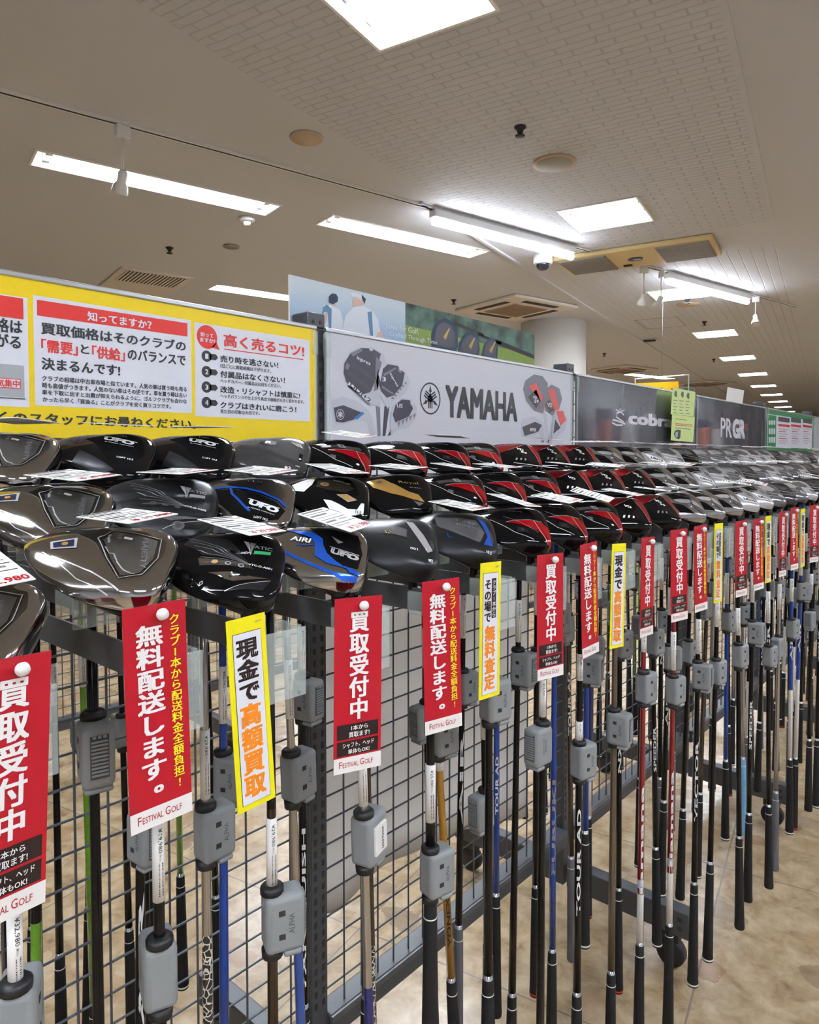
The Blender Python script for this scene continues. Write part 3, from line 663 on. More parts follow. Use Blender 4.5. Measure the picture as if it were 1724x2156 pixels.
Q([(352, 212), (350, 175), (370, 160), (405, 175), (410, 195), (392, 208)], SKIN, 4); Q([(333, 138), (362, 140), (395, 148), (415, 172), (412, 195), (398, 182), (365, 162), (345, 158)], TEE, 5); Q([(395, 148), (416, 172), (410, 197), (396, 172)], CAPN, 6)
Q([(475, 345), (500, 340), (508, 378), (480, 372)], SKIN, 4)
for pts in ([(755, 420), (756, 350), (780, 290), (825, 268), (865, 290), (893, 340), (896, 420), (880, 450), (780, 430)], [(892, 460), (900, 400), (930, 350), (965, 342), (1000, 365), (1008, 430), (1003, 470), (960, 465)], [(1015, 470), (1028, 410), (1060, 372), (1090, 380), (1102, 430), (1098, 482), (1050, 478)]):
    Q(pts, CAPN, 4); cxx = sum(p[0] for p in pts) / len(pts); cyy = sum(p[1] for p in pts) / len(pts)
    Q([(cxx + (a - cxx) * .75, cyy + (b - cyy) * .75) for a, b in pts], NAVY, 5); Q([(cxx - 8, cyy + 5), (cxx + 22, cyy - 40), (cxx + 26, cyy - 36), (cxx + 4, cyy + 22)], M('poster_gold', (190, 160, 90), .5), 6)
Q([(870, 285), (1030, 352), (1028, 366), (868, 300)], INK, 3); Q([(1000, 348), (1120, 395), (1118, 410), (1000, 362)], INK, 3); Q([(1090, 378), (1290, 462), (1290, 482), (1090, 404)], INK, 3)
stext(mb, 'Love for Golf,', PW, 812, 679, 693, 880, .0, 7, py_); stext(mb, 'Crafted Through Time', PW, 818, 697, 710, 919, .0, 7, py_)
mb.obj('printed_board', t, -t.location)
for x in (px0 + .1, px1 - .1): mb = MB(); mb.box(x - .015, x + .015, py_ + .0055, py_ + .012, 1.49, 1.7, BLACK); mb.obj('bracket', t, -t.location)

# green notes, white card and the yellow hanging board
NOTE = M('pale_green_paper', (212, 232, 150), .6)
def note(lb, c4, draw):
    y = -.03; P = [ony(*p, y) for p in c4]; t = thing('paper_note', lb, 'note', P[3], 0, 'pale green notes on the dark sign')
    mb = MB(); mb.add([p for p in P] + [p + Vector((0, .0008, 0)) for p in P], [(0, 1, 2, 3), (7, 6, 5, 4), (0, 1, 5, 4), (1, 2, 6, 5), (2, 3, 7, 6), (3, 0, 4, 7)], NOTE); draw(mb, y); mb.obj('sheet', t, -P[3])
def n1_(mb, y):
    for cx, cy in ((1422, 829), (1436, 830), (1448, 833)): spoly(mb, [(cx - 3, cy), (cx - 1, cy - 6), (cx + 3, cy - 5), (cx + 3, cy + 5), (cx + 1, cy + 8), (cx - 2, cy + 4)], DKP, 1, y)
    for k in range(5):
        for j in range(3): spoly(mb, [(1417 + j * 13, 842 + k * 6.5 + j * .9), (1426 + j * 13 - (k % 2) * 3, 843 + k * 6.5 + j * .9), (1426 + j * 13 - (k % 2) * 3, 844.6 + k * 6.5 + j * .9), (1417 + j * 13, 843.6 + k * 6.5 + j * .9)], MID, 1, y)
def n2_(mb, y):
    for k, (yy, m, e) in enumerate(((881, MID, 1446), (891, PR, 1457), (894, PR, 1457), (900, MID, 1454))): spoly(mb, [(1421, yy), (e, yy + 3), (e, yy + 4.4), (1421, yy + 1.4)], m, 1, y)
    spoly(mb, [(1418, 914), (1421, 907), (1427, 904.5), (1433, 906), (1432, 922), (1428, 925), (1422, 922)], DKP, 1, y); spoly(mb, [(1420, 914), (1423, 909), (1427, 909), (1426, 921), (1422, 920)], SIL, 2, y)
note('pale green note with three small club pictures, the upper of two', ((1416, 816), (1464, 825), (1460, 877), (1412, 872)), n1_)
note('pale green note with red handwriting and one club head, the lower of two', ((1415, 872.5), (1462.5, 878), (1459, 931), (1412, 927)), n2_)
t = thing('sign_rod', 'thin white upright rod carrying the pale green notes', 'rod', ony(1447, 930, -.026))
mb = MB(); a = ony(1448, 930, -.026); b = ony(1449.5, 789, -.026); c = ony(1440, 789, -.026); mb.tube([a, b, c], .0022, WHITE, 8); mb.obj('wire', t, -t.location)
P = [ony(*p, -.007) for p in ((1532, 815), (1566.5, 822), (1562.5, 851), (1529, 843.5))]
mb = MB(); mb.add(P + [p + Vector((0, .0015, 0)) for p in P], [(0, 1, 2, 3), (7, 6, 5, 4), (0, 1, 5, 4), (1, 2, 6, 5), (2, 3, 7, 6), (3, 0, 4, 7)], PAPER)
tag(mb.obj('white_card'), 'blank white card sticking up from the dark capital-letter sign', 'card')
t = thing('hanging_board', 'orange yellow board hanging in a white wire frame behind the dark sign', 'sign', ony(1385, 830, 1.6))
Y6 = 1.6; mb = MB(); P = [ony(*p, Y6) for p in ((1338, 807), (1428, 803), (1431, 840), (1336, 848))]
mb.add(P + [p + Vector((0, .006, 0)) for p in P], [(0, 1, 2, 3), (7, 6, 5, 4), (0, 1, 5, 4), (1, 2, 6, 5), (2, 3, 7, 6), (3, 0, 4, 7)], M('amber_board', (248, 190, 20), .4)); 
for a in (1388, 1392, 1413): spoly(mb, [(a, 817), (a + 4, 816), (a + 3, 821), (a + 1, 821)], INK, 1, Y6)
mb.obj('board', t, -t.location)
mb = MB(); mb.tube([ony(*p, Y6 - .003) for p in ((1337, 838), (1337, 798), (1449, 789), (1449, 836))], .006, WHITE, 6); mb.obj('wire_frame', t, -t.location)
mb = MB(); mb.tube([ony(1393, 793, Y6), Vector((ony(1393, 793, Y6).x, Y6, CEIL))], .0012, STEEL, 5); mb.obj('suspension_wire', t, -t.location)
# amber lit fascia and dark shelving far behind
t = thing('shop_fascia', 'amber fascia band of a far shop bay beside the round column', 'fascia', (11.5, 6.2, 0)); mb = MB()
mb.box(-1.9, 1.2, -.05, .05, 1.7, 2.42, M('amber_wood_fascia', (226, 170, 92), .5)); mb.obj('band', t)
for x in (-1.85, 1.15): mb = MB(); mb.box(x - .05, x + .05, -.05, .05, 0, 1.7, WHITE); mb.obj('upright', t)
t = thing('shelf_unit', 'dark open shelf unit at the far right behind the green sign', 'shelf', (16, 1.35, 0))
for x in (-1, 0, 1): mb = MB(); mb.box(x - .03, x + .03, -.2, .2, 0, 2.05, BLACK); mb.obj('upright', t)
for z in (.4, .8, 1.2, 1.6, 2.02):
    mb = MB(); mb.box(-1.03, 1.03, -.2, .2, z, z + .04, BLACK); mb.obj('shelf_board', t)

# golf bags added out of view, for the glossy signs and the chrome to mirror
BAG = [M('bag_white', (232, 232, 230), .4), M('bag_navy', (30, 40, 70), .4), M('bag_orange', (226, 110, 50), .4), M('bag_grey', (120, 122, 126), .4), M('bag_black', (24, 24, 26), .4)]
def golf_bag(x, y, m, m2, lb, z=0):
    t = thing('golf_bag', lb, 'golf bag', (x, y, z + .001), random.uniform(-.4, .4), 'golf bags added behind the viewer for reflections')
    mb = MB(); mb.lathe([(.10, 0), (.125, .02), (.12, .12), (.115, .7), (.12, .74)], m, 24); mb.obj('body', t)
    mb = MB(); mb.lathe([(.12, .74, m2), (.135, .76), (.135, .88), (.12, .9), (.105, .88), (.105, .80)], m2, 24); mb.obj('cuff', t)
    mb = MB(); mb.box(-.08, .08, .10, .17, .12, .40, m2, bev=.03); mb.obj('pocket', t)
    mb = MB(); mb.tube([(.0, -.125, .25), (.0, -.2, .42), (0, -.2, .6), (0, -.125, .78)], .015, m2, 8); mb.obj('strap', t)
for k in range(14):
    m, m2 = BAG[(k * 2) % 5], BAG[(k * 3 + 1) % 5]; nm = m.name[4:]; golf_bag(-1.5 + k * .8, -3.35, m, m2, f'{nm} golf bag added by the wall behind the viewer for reflections, {nth(k)} in its row')
t = thing('display_ledge', 'unseen white ledge added to hold the second row of mirrored golf bags', 'shelf', (11, -3.95, 0))  # added out of view; lifts bags to where the dark signs mirror them
mb = MB(); mb.box(-6, 7, -.24, .20, 1.2, 1.24, WHITE); mb.obj('shelf_board', t)
for x in (-5.5, -2, 2, 5.5): mb = MB(); mb.box(x - .02, x + .02, -.24, -.2, 0, 1.2, WHITE); mb.obj('upright', t)
for k in range(14):
    m, m2 = BAG[(k * 3 + 2) % 5], BAG[(k * 2 + 1) % 5]; golf_bag(5.8 + k * .85, -3.93,  m, m2, f'{m.name[4:]} golf bag added on the unseen ledge for reflections, {nth(k)} in its row', 1.24)
# ---------------------------------------------------------------- golf club heads (sole up): u = towards the face, v = towards the toe, w = up
def sm(t): t = max(0, min(1, t)); return t * t * (3 - 2 * t)
class Head:
    def __init__(s, sole, crown, wall=None, face=None, au=.059, ab=.077, bv=.055, hs=.022, hc=.021, pw=2.0, feat=None, wallphi=50):
        s.__dict__.update(locals()); s.mb = MB(); s.mb.recalc = False
    def rho(s, u, v):
        a, p = (s.au, 4.2) if u > 0 else (s.ab, s.pw)
        return (abs(u / a) ** p + abs(v / s.bv) ** p) ** (1 / p)
    def bl(s, u, v):
        r = s.rho(u, v)
        if r < 1e-6: return .3
        return sm((u / ((s.au if u > 0 else s.ab) * r) + .35) / 1.2)
    def top(s, u, v):
        r = min(s.rho(u, v), 1); b = s.bl(u, v)
        n = 2.7 + 6.5 * b; z = s.hs * (1 - r ** n) ** (.8 - .38 * b)
        z -= .16 * max(0, -u - .01) * (1 - r * r)
        if s.feat: z += s.feat(u, v) * max(0, min(1, (1 - r) * 9))
        return z
    def bot(s, u, v):
        r = min(s.rho(u, v), 1); b = s.bl(u, v)
        n = 2.0 + 8 * b; return -s.hc * (1 - r ** n) ** (.75 - .3 * b) * (.72 + .28 * b)
    def build(s):
        NP, NT, NB = 64, 22, 12; bm = s.mb.bm
        out = []
        for k in range(NP):
            c, d = math.cos(2 * math.pi * k / NP), math.sin(2 * math.pi * k / NP)
            c = math.copysign(abs(c) ** .7, c); d = math.copysign(abs(d) ** .8, d)
            u, v = c * (s.au if c > 0 else s.ab), d * s.bv; r = s.rho(u, v); out.append((u / r, v / r))
        def rings(n, f):
            g = []
            for j in range(1, n):
                t = 1 - (1 - j / n) ** 1.9
                g.append([bm.verts.new((u * t, v * t, f(u * t, v * t))) for u, v in out])
            return g
        rim = [bm.verts.new((u, v, 0)) for u, v in out]
        T = rings(NT, s.top) + [rim]; Bt = rings(NB, s.bot) + [rim]
        i0, i1 = s.mb.mi(s.sole), s.mb.mi(s.crown); iw = s.mb.mi(s.wall) if s.wall else i0; iF = s.mb.mi(s.face) if s.face else i1
        for G, f, base, flip in ((T, s.top, i0, False), (Bt, s.bot, i1, True)):
            c = bm.verts.new((0, 0, f(0, 0)))
            for k in range(NP):
                a = (c, G[0][k], G[0][(k + 1) % NP]); q = bm.faces.new(a[::-1] if flip else a); q.material_index = base; q.smooth = True
            for j in range(len(G) - 1):
                for k in range(NP):
                    a = (G[j][k], G[j + 1][k], G[j + 1][(k + 1) % NP], G[j][(k + 1) % NP]); q = bm.faces.new(a[::-1] if flip else a); q.smooth = True
                    ph = math.degrees(math.atan2(out[k][1], out[k][0])); q.material_index = base
                    if j >= len(G) - (5 if not flip else 5) and abs(ph) < s.wallphi: q.material_index = iw if not flip else iF
        # hosel
        s.mb.tube([(.028, -.030, -.010), (.032, -.044, -.032)], [.010, .0062], s.crown, 12)
        return s
    def fn(s, lift=.0005):
        def g(u, v):
            u /= 1000; v = v * .00085 - .007; r = s.rho(u, v)
            if r > .985: u *= .985 / r; v *= .985 / r
            return Vector((u, v, s.top(u, v) + lift))
        return g
    def decal(s, pts, m, lift=.0005, step=4):
        b = bmesh.new(); q = b.faces.new([b.verts.new((p[0], p[1], 0)) for p in pts])
        if q.normal.z < 0: q.normal_flip()
        for ax in (0, 1):
            lo, hi = min(p[ax] for p in pts), max(p[ax] for p in pts); x = math.floor(lo / step) * step + step
            no = (1, 0, 0) if ax == 0 else (0, 1, 0)
            while x < hi:
                bmesh.ops.bisect_plane(b, geom=b.verts[:] + b.edges[:] + b.faces[:], plane_co=[x * n for n in no], plane_no=no); x += step
        b.normal_update(); g = s.fn(lift); ix = {v: k for k, v in enumerate(b.verts)}
        V = [g(v.co.x, v.co.y) for v in b.verts]
        F = [[ix[v] for v in (f.verts if f.normal.z > 0 else reversed(f.verts))] for f in b.faces]
        s.mb.add(V, F, m, True); b.free(); return s
    def line(s, pts, wd, m, lift=.0008):
        P = [Vector(p) for p in pts]; V = []; g = s.fn(lift); Q = []
        for a, b in zip(P, P[1:]):
            n = max(1, int((b - a).length / 4)); Q += [a.lerp(b, k / n) for k in range(n)]
        Q.append(P[-1])
        for k, p in enumerate(Q):
            d = (Q[min(k + 1, len(Q) - 1)] - Q[max(k - 1, 0)]).normalized(); n = Vector((-d.y, d.x)) * wd / 2
            V += [g(p.x + n.x, p.y + n.y), g(p.x - n.x, p.y - n.y)]
        s.mb.add(V, [(2 * k, 2 * k + 1, 2 * k + 3, 2 * k + 2) for k in range(len(Q) - 1)], m, True); return s
    def disc(s, u, v, r, m, lift=.0008): return s.decal([(u + r * math.cos(k * math.pi / 8), v + r * math.sin(k * math.pi / 8)) for k in range(16)], m, lift)
    def txt(s, t, u, v, wd, ht, m, rot=0, lift=.001, bold=.02):
        g = s.fn(lift); c, d = math.cos(R(rot)), math.sin(R(rot))
        s.mb.text(t, m, lambda a, b: g(u + a * c - b * d, v + a * d + b * c), -wd / 2, wd / 2, -ht / 2, ht / 2, bold); return s

CHR = M('dark_chrome', (176, 175, 174), .09, 1, var=.03); CHB = M('brushed_dark_chrome', (150, 148, 145), .28, .9, var=.1, scale=90); BRI = M('bright_chrome', (228, 229, 232), .15, .55)
GLB = M('gloss_black_lacquer', (10, 10, 12), .07, spec=.3); MTB = M('satin_black_metal', (40, 41, 44), .32, .6); SAT = M('satin_grey_face', (128, 125, 122), .4, .8)
BLUE = M('metallic_blue', (20, 92, 214), .22, .5, coat=1); GOLD = M('gold_plate', (200, 156, 84), .22, .55); REDM = M('metallic_red', (150, 4, 18), .2, .25, coat=.4); DRED = M('deep_red_lacquer', (112, 4, 14), .14, .2, coat=.5)
SILV = M('satin_silver_metal', (200, 200, 203), .25, .55); GUN = M('gunmetal', (122, 122, 126), .2, .6); WLAC = M('white_lacquer', (240, 240, 240), .12, coat=1); LET = M('pale_letters', (225, 226, 226), .3); LETG = M('grey_letters', (150, 150, 154), .3, .5); DBL = M('dark_blue_enamel', (24, 28, 66), .15, coat=1); GREEN = M('green_print', (20, 150, 84), .4); ORG = M('orange_screw', (240, 150, 30), .3); YDOT = M('yellow_dot', (245, 210, 40), .5)
def ridge(pts, depth, soft=.004):
    # raised or sunk plate with a soft edge along the outline pts (mm)
    P = [(a / 1000, b / 1000) for a, b in pts]
    def f(u, v):
        ins = False; dmin = 1
        for (x1, y1), (x2, y2) in zip(P, P[1:] + P[:1]):
            if (y1 > v) != (y2 > v) and u < (x2 - x1) * (v - y1) / (y2 - y1) + x1: ins = not ins
            dx, dy = x2 - x1, y2 - y1; t = max(0, min(1, ((u - x1) * dx + (v - y1) * dy) / (dx * dx + dy * dy + 1e-12)))
            dmin = min(dmin, math.hypot(u - x1 - t * dx, v - y1 - t * dy))
        return depth * sm(.5 + (dmin if ins else -dmin) / (2 * soft))
    return f
def h_majesty():
    pl = [(-10, 48), (38, 46), (42, 10), (34, -22), (16, -34), (-2, -8), (-18, 22)]
    h = Head(CHR, GLB, CHR, SAT, ab=.081, pw=1.6, feat=ridge(pl, -.0032)); h.build()
    h.decal([(-6, 44), (35, 42), (38, 10), (31, -18), (16, -28), (1, -6), (-13, 22)], CHB, .0006)
    h.line(pl + [pl[0]], 1.1, BRI); h.decal([(-58, 10), (-36, 20), (-32, 2), (-54, -2)], BRI, .0006); h.decal([(-55, 8), (-38, 16), (-35, 4), (-52, 0)], DBL, .0009); h.disc(-44, 7, 3, GOLD, .0012)
    h.txt('MAJESTY', 27, 16, 52, 7, LETG, -80); h.txt('1', 8, 34, 4, 8, LET, -90); h.txt('11.5', 0, 35, 9, 3.5, LET, -90, bold=0); h.txt('Royale', -9, 28, 16, 4, LET, -78, bold=0)
    h.line([(-8, 10), (-2, 2), (2, 4), (8, -8), (16, -18), (28, -22)], 1.6, BRI); h.line([(-50, -12), (-10, -30), (20, -48)], 1.5, BRI); h.line([(-60, -6), (-20, -38), (12, -52)], 1.0, BRI)
    return h
def h_vatic(green=True):
    h = Head(GLB if green else MTB, GLB, pw=1.9, feat=lambda u, v: .003 * sm((v - .002 - u * .2) / .004) - .003 * sm((-.028 - v + u * .35) / .004)); h.build()
    for k in range(6): h.line([(-52 + k * 5, 34 - k * 9), (22, -4)], .7, LETG)
    h.decal([(-46, 40), (-8, 34), (20, -2), (-30, 2), (-54, 18)], MTB, .0004)
    h.decal([(-34, -4), (18, -4), (26, -10), (-30, -16)], CHR if green else MTB, .0006)
    for k, u in enumerate((-16, -2, 12)): h.disc(u, -9, 3.4, BRI if green else GUN, .0009); h.disc(u, -9, 2, ORG if green and k == 0 else DARK, .0012)
    h.decal([(-20, -26), (44, -18), (8, -34)], CHR if green else GUN, .0006); h.decal([(4, -46), (46, -22), (40, -40)], MTB, .0006); h.line([(2, -46), (46, -21)], .8, BRI)
    h.decal([(8, 34), (14, 34), (19, 14)], BRI, .001); h.decal([(15, 34), (22, 34), (19, 15)], LETG, .001)
    h.txt('VATIC', 28, 28, 26, 6, LETG, 4); h.decal([(22, 20), (40, 24), (40, 21), (22, 17)], GREEN if green else LETG, .001); h.txt('VTC-D-A001' if green else 'VTC-D-C602', 32, -4, 26, 3.4, LET, 0)
    if not green: h.disc(18, -40, 7, GUN, .0008); h.disc(18, -40, 4, DARK, .0011)
    return h
def h_ufo():
    h = Head(GLB, GLB, pw=1.8); h.build()
    h.txt('UFO', 10, 30, 38, 11, LET, -2, bold=.06); h.line([(-10, 37), (32, 34)], 1.2, LET); h.txt('DD', 10, 44, 14, 5, LETG); h.txt('by POWER TORNADO', 12, 20, 36, 3, LET, bold=0); h.txt('LOFT 10.5', 26, -14, 20, 4, LET)
    h.decal([(-30, -6), (-12, -18), (20, -44), (0, -50), (-34, -36)], MTB, .0005)
    return h
def h_ufoblue():
    h = Head(CHR, GLB, pw=1.8); h.build()
    h.decal([(-48, 6), (-28, 12), (8, 10), (32, 2), (46, -14), (40, -36), (18, -48), (-12, -44), (-38, -22)], GLB, .0005)
    h.line([(-58, 8), (-30, 17), (10, 16), (34, 8), (46, -4)], 4.5, BLUE); h.line([(-30, 14), (-26, 0), (-4, -26), (2, -32)], 3.5, BLUE)
    h.txt('UFO', 18, -16, 40, 13, LET, -10, bold=.06); h.line([(-4, -6), (38, -12)], 1.2, LET); h.txt('by POWER TORNADO', 16, -28, 36, 3, LET, -8, bold=0); h.txt('LOFT 10.5', 18, -42, 18, 3.5, LET, -6); h.txt('THI', -4, 40, 22, 7, LETG, 4)
    return h
def h_ufoair():
    h = Head(CHR, GLB, pw=1.8); h.build()
    h.decal([(-22, 46), (40, 44), (48, 6), (44, -28), (14, -32), (-2, -14), (-6, 16)], GLB, .0005)
    h.decal([(-50, 34), (-20, 32), (-4, 18), (-2, 4), (4, -12), (16, -24), (30, -34), (6, -32), (-10, -20), (-12, 2), (-18, 16)], BLUE, .0007)
    h.line([(-56, -10), (-30, -26), (0, -40), (30, -50)], 4, BLUE); h.decal([(26, -30), (46, -34), (47, -40), (34, -40)], BLUE, .0009); h.decal([(20, -44), (44, -42), (46, -48), (30, -52)], BLUE, .0009)
    h.txt('UFO', 26, -6, 36, 12, BRI, -6, bold=.07); h.line([(6, 4), (44, 0)], 1.2, BRI); h.txt('AIRI', -30, 10, 24, 10, LET, -8); h.line([(-34, -2), (-24, 0), (-28, -4), (-12, 2)], 1.4, BLUE); h.decal([(6, 28), (22, 20), (16, 14)], LETG, .001)
    return h
def h_bridge():
    h = Head(M('gloss_dark_grey_lacquer', (58, 59, 62), .16, .3, coat=.8), GLB, pw=1.9, feat=lambda u, v: -.002 * sm((-.01 - v - u * .3) / .006)); h.build()
    h.decal([(-24, 30), (-10, 36), (2, 30), (0, 20), (-14, 16), (-26, 22)], MTB, .0006); h.txt('B', -12, 26, 9, 10, LET, -6, bold=.05)
    h.decal([(22, 40), (38, 38), (44, 28), (34, 30)], BRI, .0006); h.decal([(25, 38), (36, 36), (40, 30)], DARK, .001); h.disc(34, 34, 2, GOLD, .0014)
    h.decal([(40, 10), (46, 8), (46, -14), (41, -10)], GLB, .0008); h.disc(43, -8, 1.8, LET, .001); h.txt('B3', 28, -38, 9, 6, LET, 8); h.txt('10.5', 42, -28, 6, 3, LET, 8)
    return h
def h_maruman():
    h = Head(GLB, GLB, pw=1.7); h.build()
    h.decal([(-62, 12), (-40, 34), (-30, 34), (-34, 14), (-44, -6), (-56, -4)], WLAC, .0006); h.decal([(-16, -22), (-4, -24), (20, -38), (34, -34), (40, -14), (45, -12), (44, -40), (24, -50), (-6, -40)], WLAC, .0007)
    h.decal([(-26, 30), (10, 40), (30, 24), (16, 6), (-12, 2), (-28, 10)], CHR, .0005); h.disc(-16, 18, 6.5, GOLD, .0009); h.disc(-16, 18, 3.5, GUN, .0013)
    h.decal([(2, -6), (18, 2), (34, -8), (20, -20)], BRI, .0008); h.decal([(5, -6), (18, 0), (31, -8), (20, -17)], M('gold_mesh', (226, 182, 100), .4, .6, var=.3, scale=700), .0011)
    h.txt('11.5', 36, -40, 9, 6, INK, 0, .0012); h.txt('Maruman', 10, 34, 26, 5, LETG, 0)
    return h
def h_mt():
    h = Head(MTB, MTB, pw=1.8); h.build()
    h.decal([(6, 46), (18, 46), (32, 20), (44, -14), (36, -22), (24, 6)], SILV, .0007); h.decal([(40, 12), (46, 8), (47, -12), (42, -6)], DARK, .0009); h.decal([(-14, 30), (8, 24), (6, 4), (-16, 6)], GUN, .0006)
    h.disc(-20, 10, 6, DARK, .0009)
    for k in range(6): h.disc(-20 + 3.8 * math.cos(k), 10 + 3.8 * math.sin(k), .7, YDOT, .0012)
    h.txt('001', 16, -20, 11, 5, LET, 4); h.txt('MT', 40, -38, 7, 6, LET, 6, bold=.05); h.disc(34, -16, 1, LET, .001)
    return h
def h_gold():
    h = Head(GLB, GLB, pw=1.7); h.build()
    h.decal([(-54, 20), (-30, 32), (-16, 16), (14, -4), (30, -8), (40, -28), (20, -26), (-16, -16), (-44, 0)], GOLD, .0006); h.disc(-34, 16, 7, GOLD, .0012); h.disc(-34, 16, 4.5, GUN, .0015)
    h.txt('Royal', 14, 24, 34, 10, GOLD, 12, bold=0); h.txt('EXTREME', 26, 12, 20, 3, LETG, 10, bold=0); h.decal([(20, -30), (38, -32), (30, -42)], GUN, .0008)
    return h
def h_yonex():
    h = Head(MTB, GLB, pw=1.8); h.build()
    h.decal([(-44, 30), (22, 36), (34, 6), (24, -26), (-6, -16), (-40, 2)], GUN, .0004); h.decal([(24, 44), (36, 38), (46, 0), (44, -28), (30, -30), (38, -4), (32, 22)], BLUE, .0008)
    for k in range(4): h.line([(-18 + k * 8, -2 - k * 4), (22 - k, 0 - k * 5)], .7, INK)
    h.txt('YONEX', 4, 24, 34, 7, LETG, -2, bold=.04); h.txt('EZONE GT', 6, 12, 34, 4, LETG, -2); h.decal([(42, 14), (47, 6), (47, -22), (43, -12)], DARK, .001); h.txt('10.5', 38, -44, 9, 5, LET, 0); h.line([(-26, -14), (-24, -22), (-18, -24)], 1.5, BLUE)
    return h
def h_rmx(slot):
    h = Head(GLB, GLB, REDM, GLB, pw=1.8, wallphi=46); h.build()
    h.decal([(-24, -4), (18, 14), (40, 14), (52, -2), (52, -44), (44, -46), (30, -16), (4, -8)], REDM, .0007); h.line([(-24, -3), (18, 15), (41, 15)], 1.0, BRI); h.line([(26, 14), (34, -16), (44, -46)], .8, BRI); h.decal([(36, -6), (48, -36), (43, -36)], DRED, .001)
    if slot:
        h.decal([(-40, 12), (32, 32), (38, 22), (-34, 2)], DARK, .0006); h.line([(-34, 8), (30, 27)], 2.4, GUN); h.decal([(-10, 22), (2, 26), (8, 16), (-4, 12)], SILV, .0012); h.disc(-1, 19, 3, GUN, .0015); h.txt('R', -14, -22, 12, 9, GUN, -12, bold=.08); h.disc(28, -34, 3, LET, .001)
    else:
        h.line([(-28, 14), (8, -4), (30, -22)], .8, LETG); h.decal([(-6, -14), (8, -16), (14, -30), (-8, -28)], MTB, .0007); h.disc(2, -22, 3, DARK, .001); h.txt('RMX VD', -4, 36, 24, 3, LETG)
    h.line([(-50, 4), (-10, -30), (20, -44)], 1.2, BRI)
    return h
def h_vd(n59):
    h = Head(GLB, GLB, REDM, GLB, pw=1.8, wallphi=30); h.build()
    h.decal([(-64, 12), (-40, 44), (0, 56), (20, 54), (2, 32), (-26, 6), (-54, -12)], DRED, .0006); h.decal([(24, 52), (40, 48), (52, 14), (52, -32), (44, -34), (38, 6)], REDM, .0007); h.line([(20, 54), (2, 33), (-26, 7)], .9, BRI); h.line([(24, 52), (38, 8), (44, -34)], .8, BRI)
    h.txt('VD', 2 if n59 else 4, 18 if n59 else 12, 18, 10, LET, -12, bold=.05)
    if n59: h.txt('59', 10, 6, 15, 8, LET, -12, bold=.05)
    for k in range(3): h.decal([(-12 + k * 10, -24), (-8 + k * 10, -24), (-10 + k * 10, -32), (-14 + k * 10, -32)], LETG if n59 else LET, .0008)
    return h
def h_inpres():
    h = Head(M('grey_metal_sole', (168, 168, 170), .2, .9), GLB, None, None, pw=1.8); h.build()
    h.decal([(-40, 40), (6, 44), (22, 22), (-30, 6)], M('black_plate', (44, 44, 46), .2, .8), .0005); h.txt('INPRES', 0, 30, 30, 6, LETG, -10); h.decal([(-30, 2), (16, 18), (22, 8), (8, -6), (-14, -10)], SILV, .0007); h.decal([(24, 20), (34, 14), (46, -22), (20, -4)], SILV, .0008); h.decal([(8, -10), (34, -40), (40, -34), (16, -6)], GUN, .001)
    h.line([(6, -14), (16, -24)], 1.6, LET); h.line([(16, -14), (8, -26)], 1.6, LET); h.decal([(-44, -8), (-10, -18), (14, -46), (-20, -42)], GLB, .0005)
    return h
def h_ud():
    h = Head(SILV, GLB, pw=1.8); h.build()
    h.decal([(-46, 30), (10, 44), (18, 20), (-16, 0), (-44, 6)], M('black_plate', (44, 44, 46), .2, .8), .0005); h.decal([(-20, -4), (40, -18), (44, -40), (-4, -34)], WLAC, .0007); h.txt('UD+2', 16, -26, 40, 12, INK, -6, .0012, .05); h.txt('Inpres', 4, 30, 24, 5, LET, -6); h.line([(-30, 0), (20, 22), (44, 4)], 2.5, BRI); h.decal([(24, 30), (40, 22), (44, 0), (26, 8)], GUN, .0007)
    return h
def h_misc(base, acc, line):
    h = Head(base, GLB, pw=1.9); h.build()
    h.decal([(-40, 24), (4, 40), (30, 20), (10, 0), (-30, -4)], acc, .0005); h.line([(-46, 0), (0, -14), (44, -4)], 2.5, line); h.line([(-36, -22), (4, -30), (38, -28)], 1.5, line); h.disc(20, 10, 5, GUN, .0009); h.decal([(26, -8), (44, -14), (40, -32), (20, -24)], acc, .0008)
    return h
DG = M('black_chrome', (84, 84, 88), .2, .8)
KIND = {  # builder, words for the label
    'maj': (h_majesty, 'dark chrome driver with a long engraved sole'), 'vat': (lambda: h_vatic(True), 'black faceted driver with silver ports'), 'vat2': (lambda: h_vatic(False), 'matt black faceted driver with round screw'),
    'ufo': (h_ufo, 'plain glossy black driver'), 'ufob': (h_ufoblue, 'black driver with curved blue stripe'), 'ufoa': (h_ufoair, 'chrome and black driver with blue swoosh'), 'bri': (h_bridge, 'glossy dark grey driver with B emblem'),
    'mar': (h_maruman, 'black driver with white tip and gold window'), 'mt': (h_mt, 'satin black driver with silver plate'), 'gold': (h_gold, 'black driver with broad gold band'), 'yon': (h_yonex, 'dark grey driver with blue band'),
    'rmx': (lambda: h_rmx(False), 'black and red driver without slot'), 'rmxs': (lambda: h_rmx(True), 'black and red driver with weight slot'), 'vd': (lambda: h_vd(False), 'red and black driver with two letters'), 'vd59': (lambda: h_vd(True), 'red and black driver with number 59'),
    'inp': (h_inpres, 'grey driver with silver cross facets'), 'ud': (h_ud, 'silver driver with black on white letters'), 'mA': (lambda: h_misc(GUN, SILV, BRI), 'gunmetal driver with bright lines'), 'mB': (lambda: h_misc(DG, GUN, BRI), 'black chrome driver with bright lines'),
    'mC': (lambda: h_misc(SILV, GUN, WLAC), 'silver driver with white lines'), 'mD': (lambda: h_misc(GLB, GUN, LETG), 'glossy black driver with grey lines')}
HEADS = {}
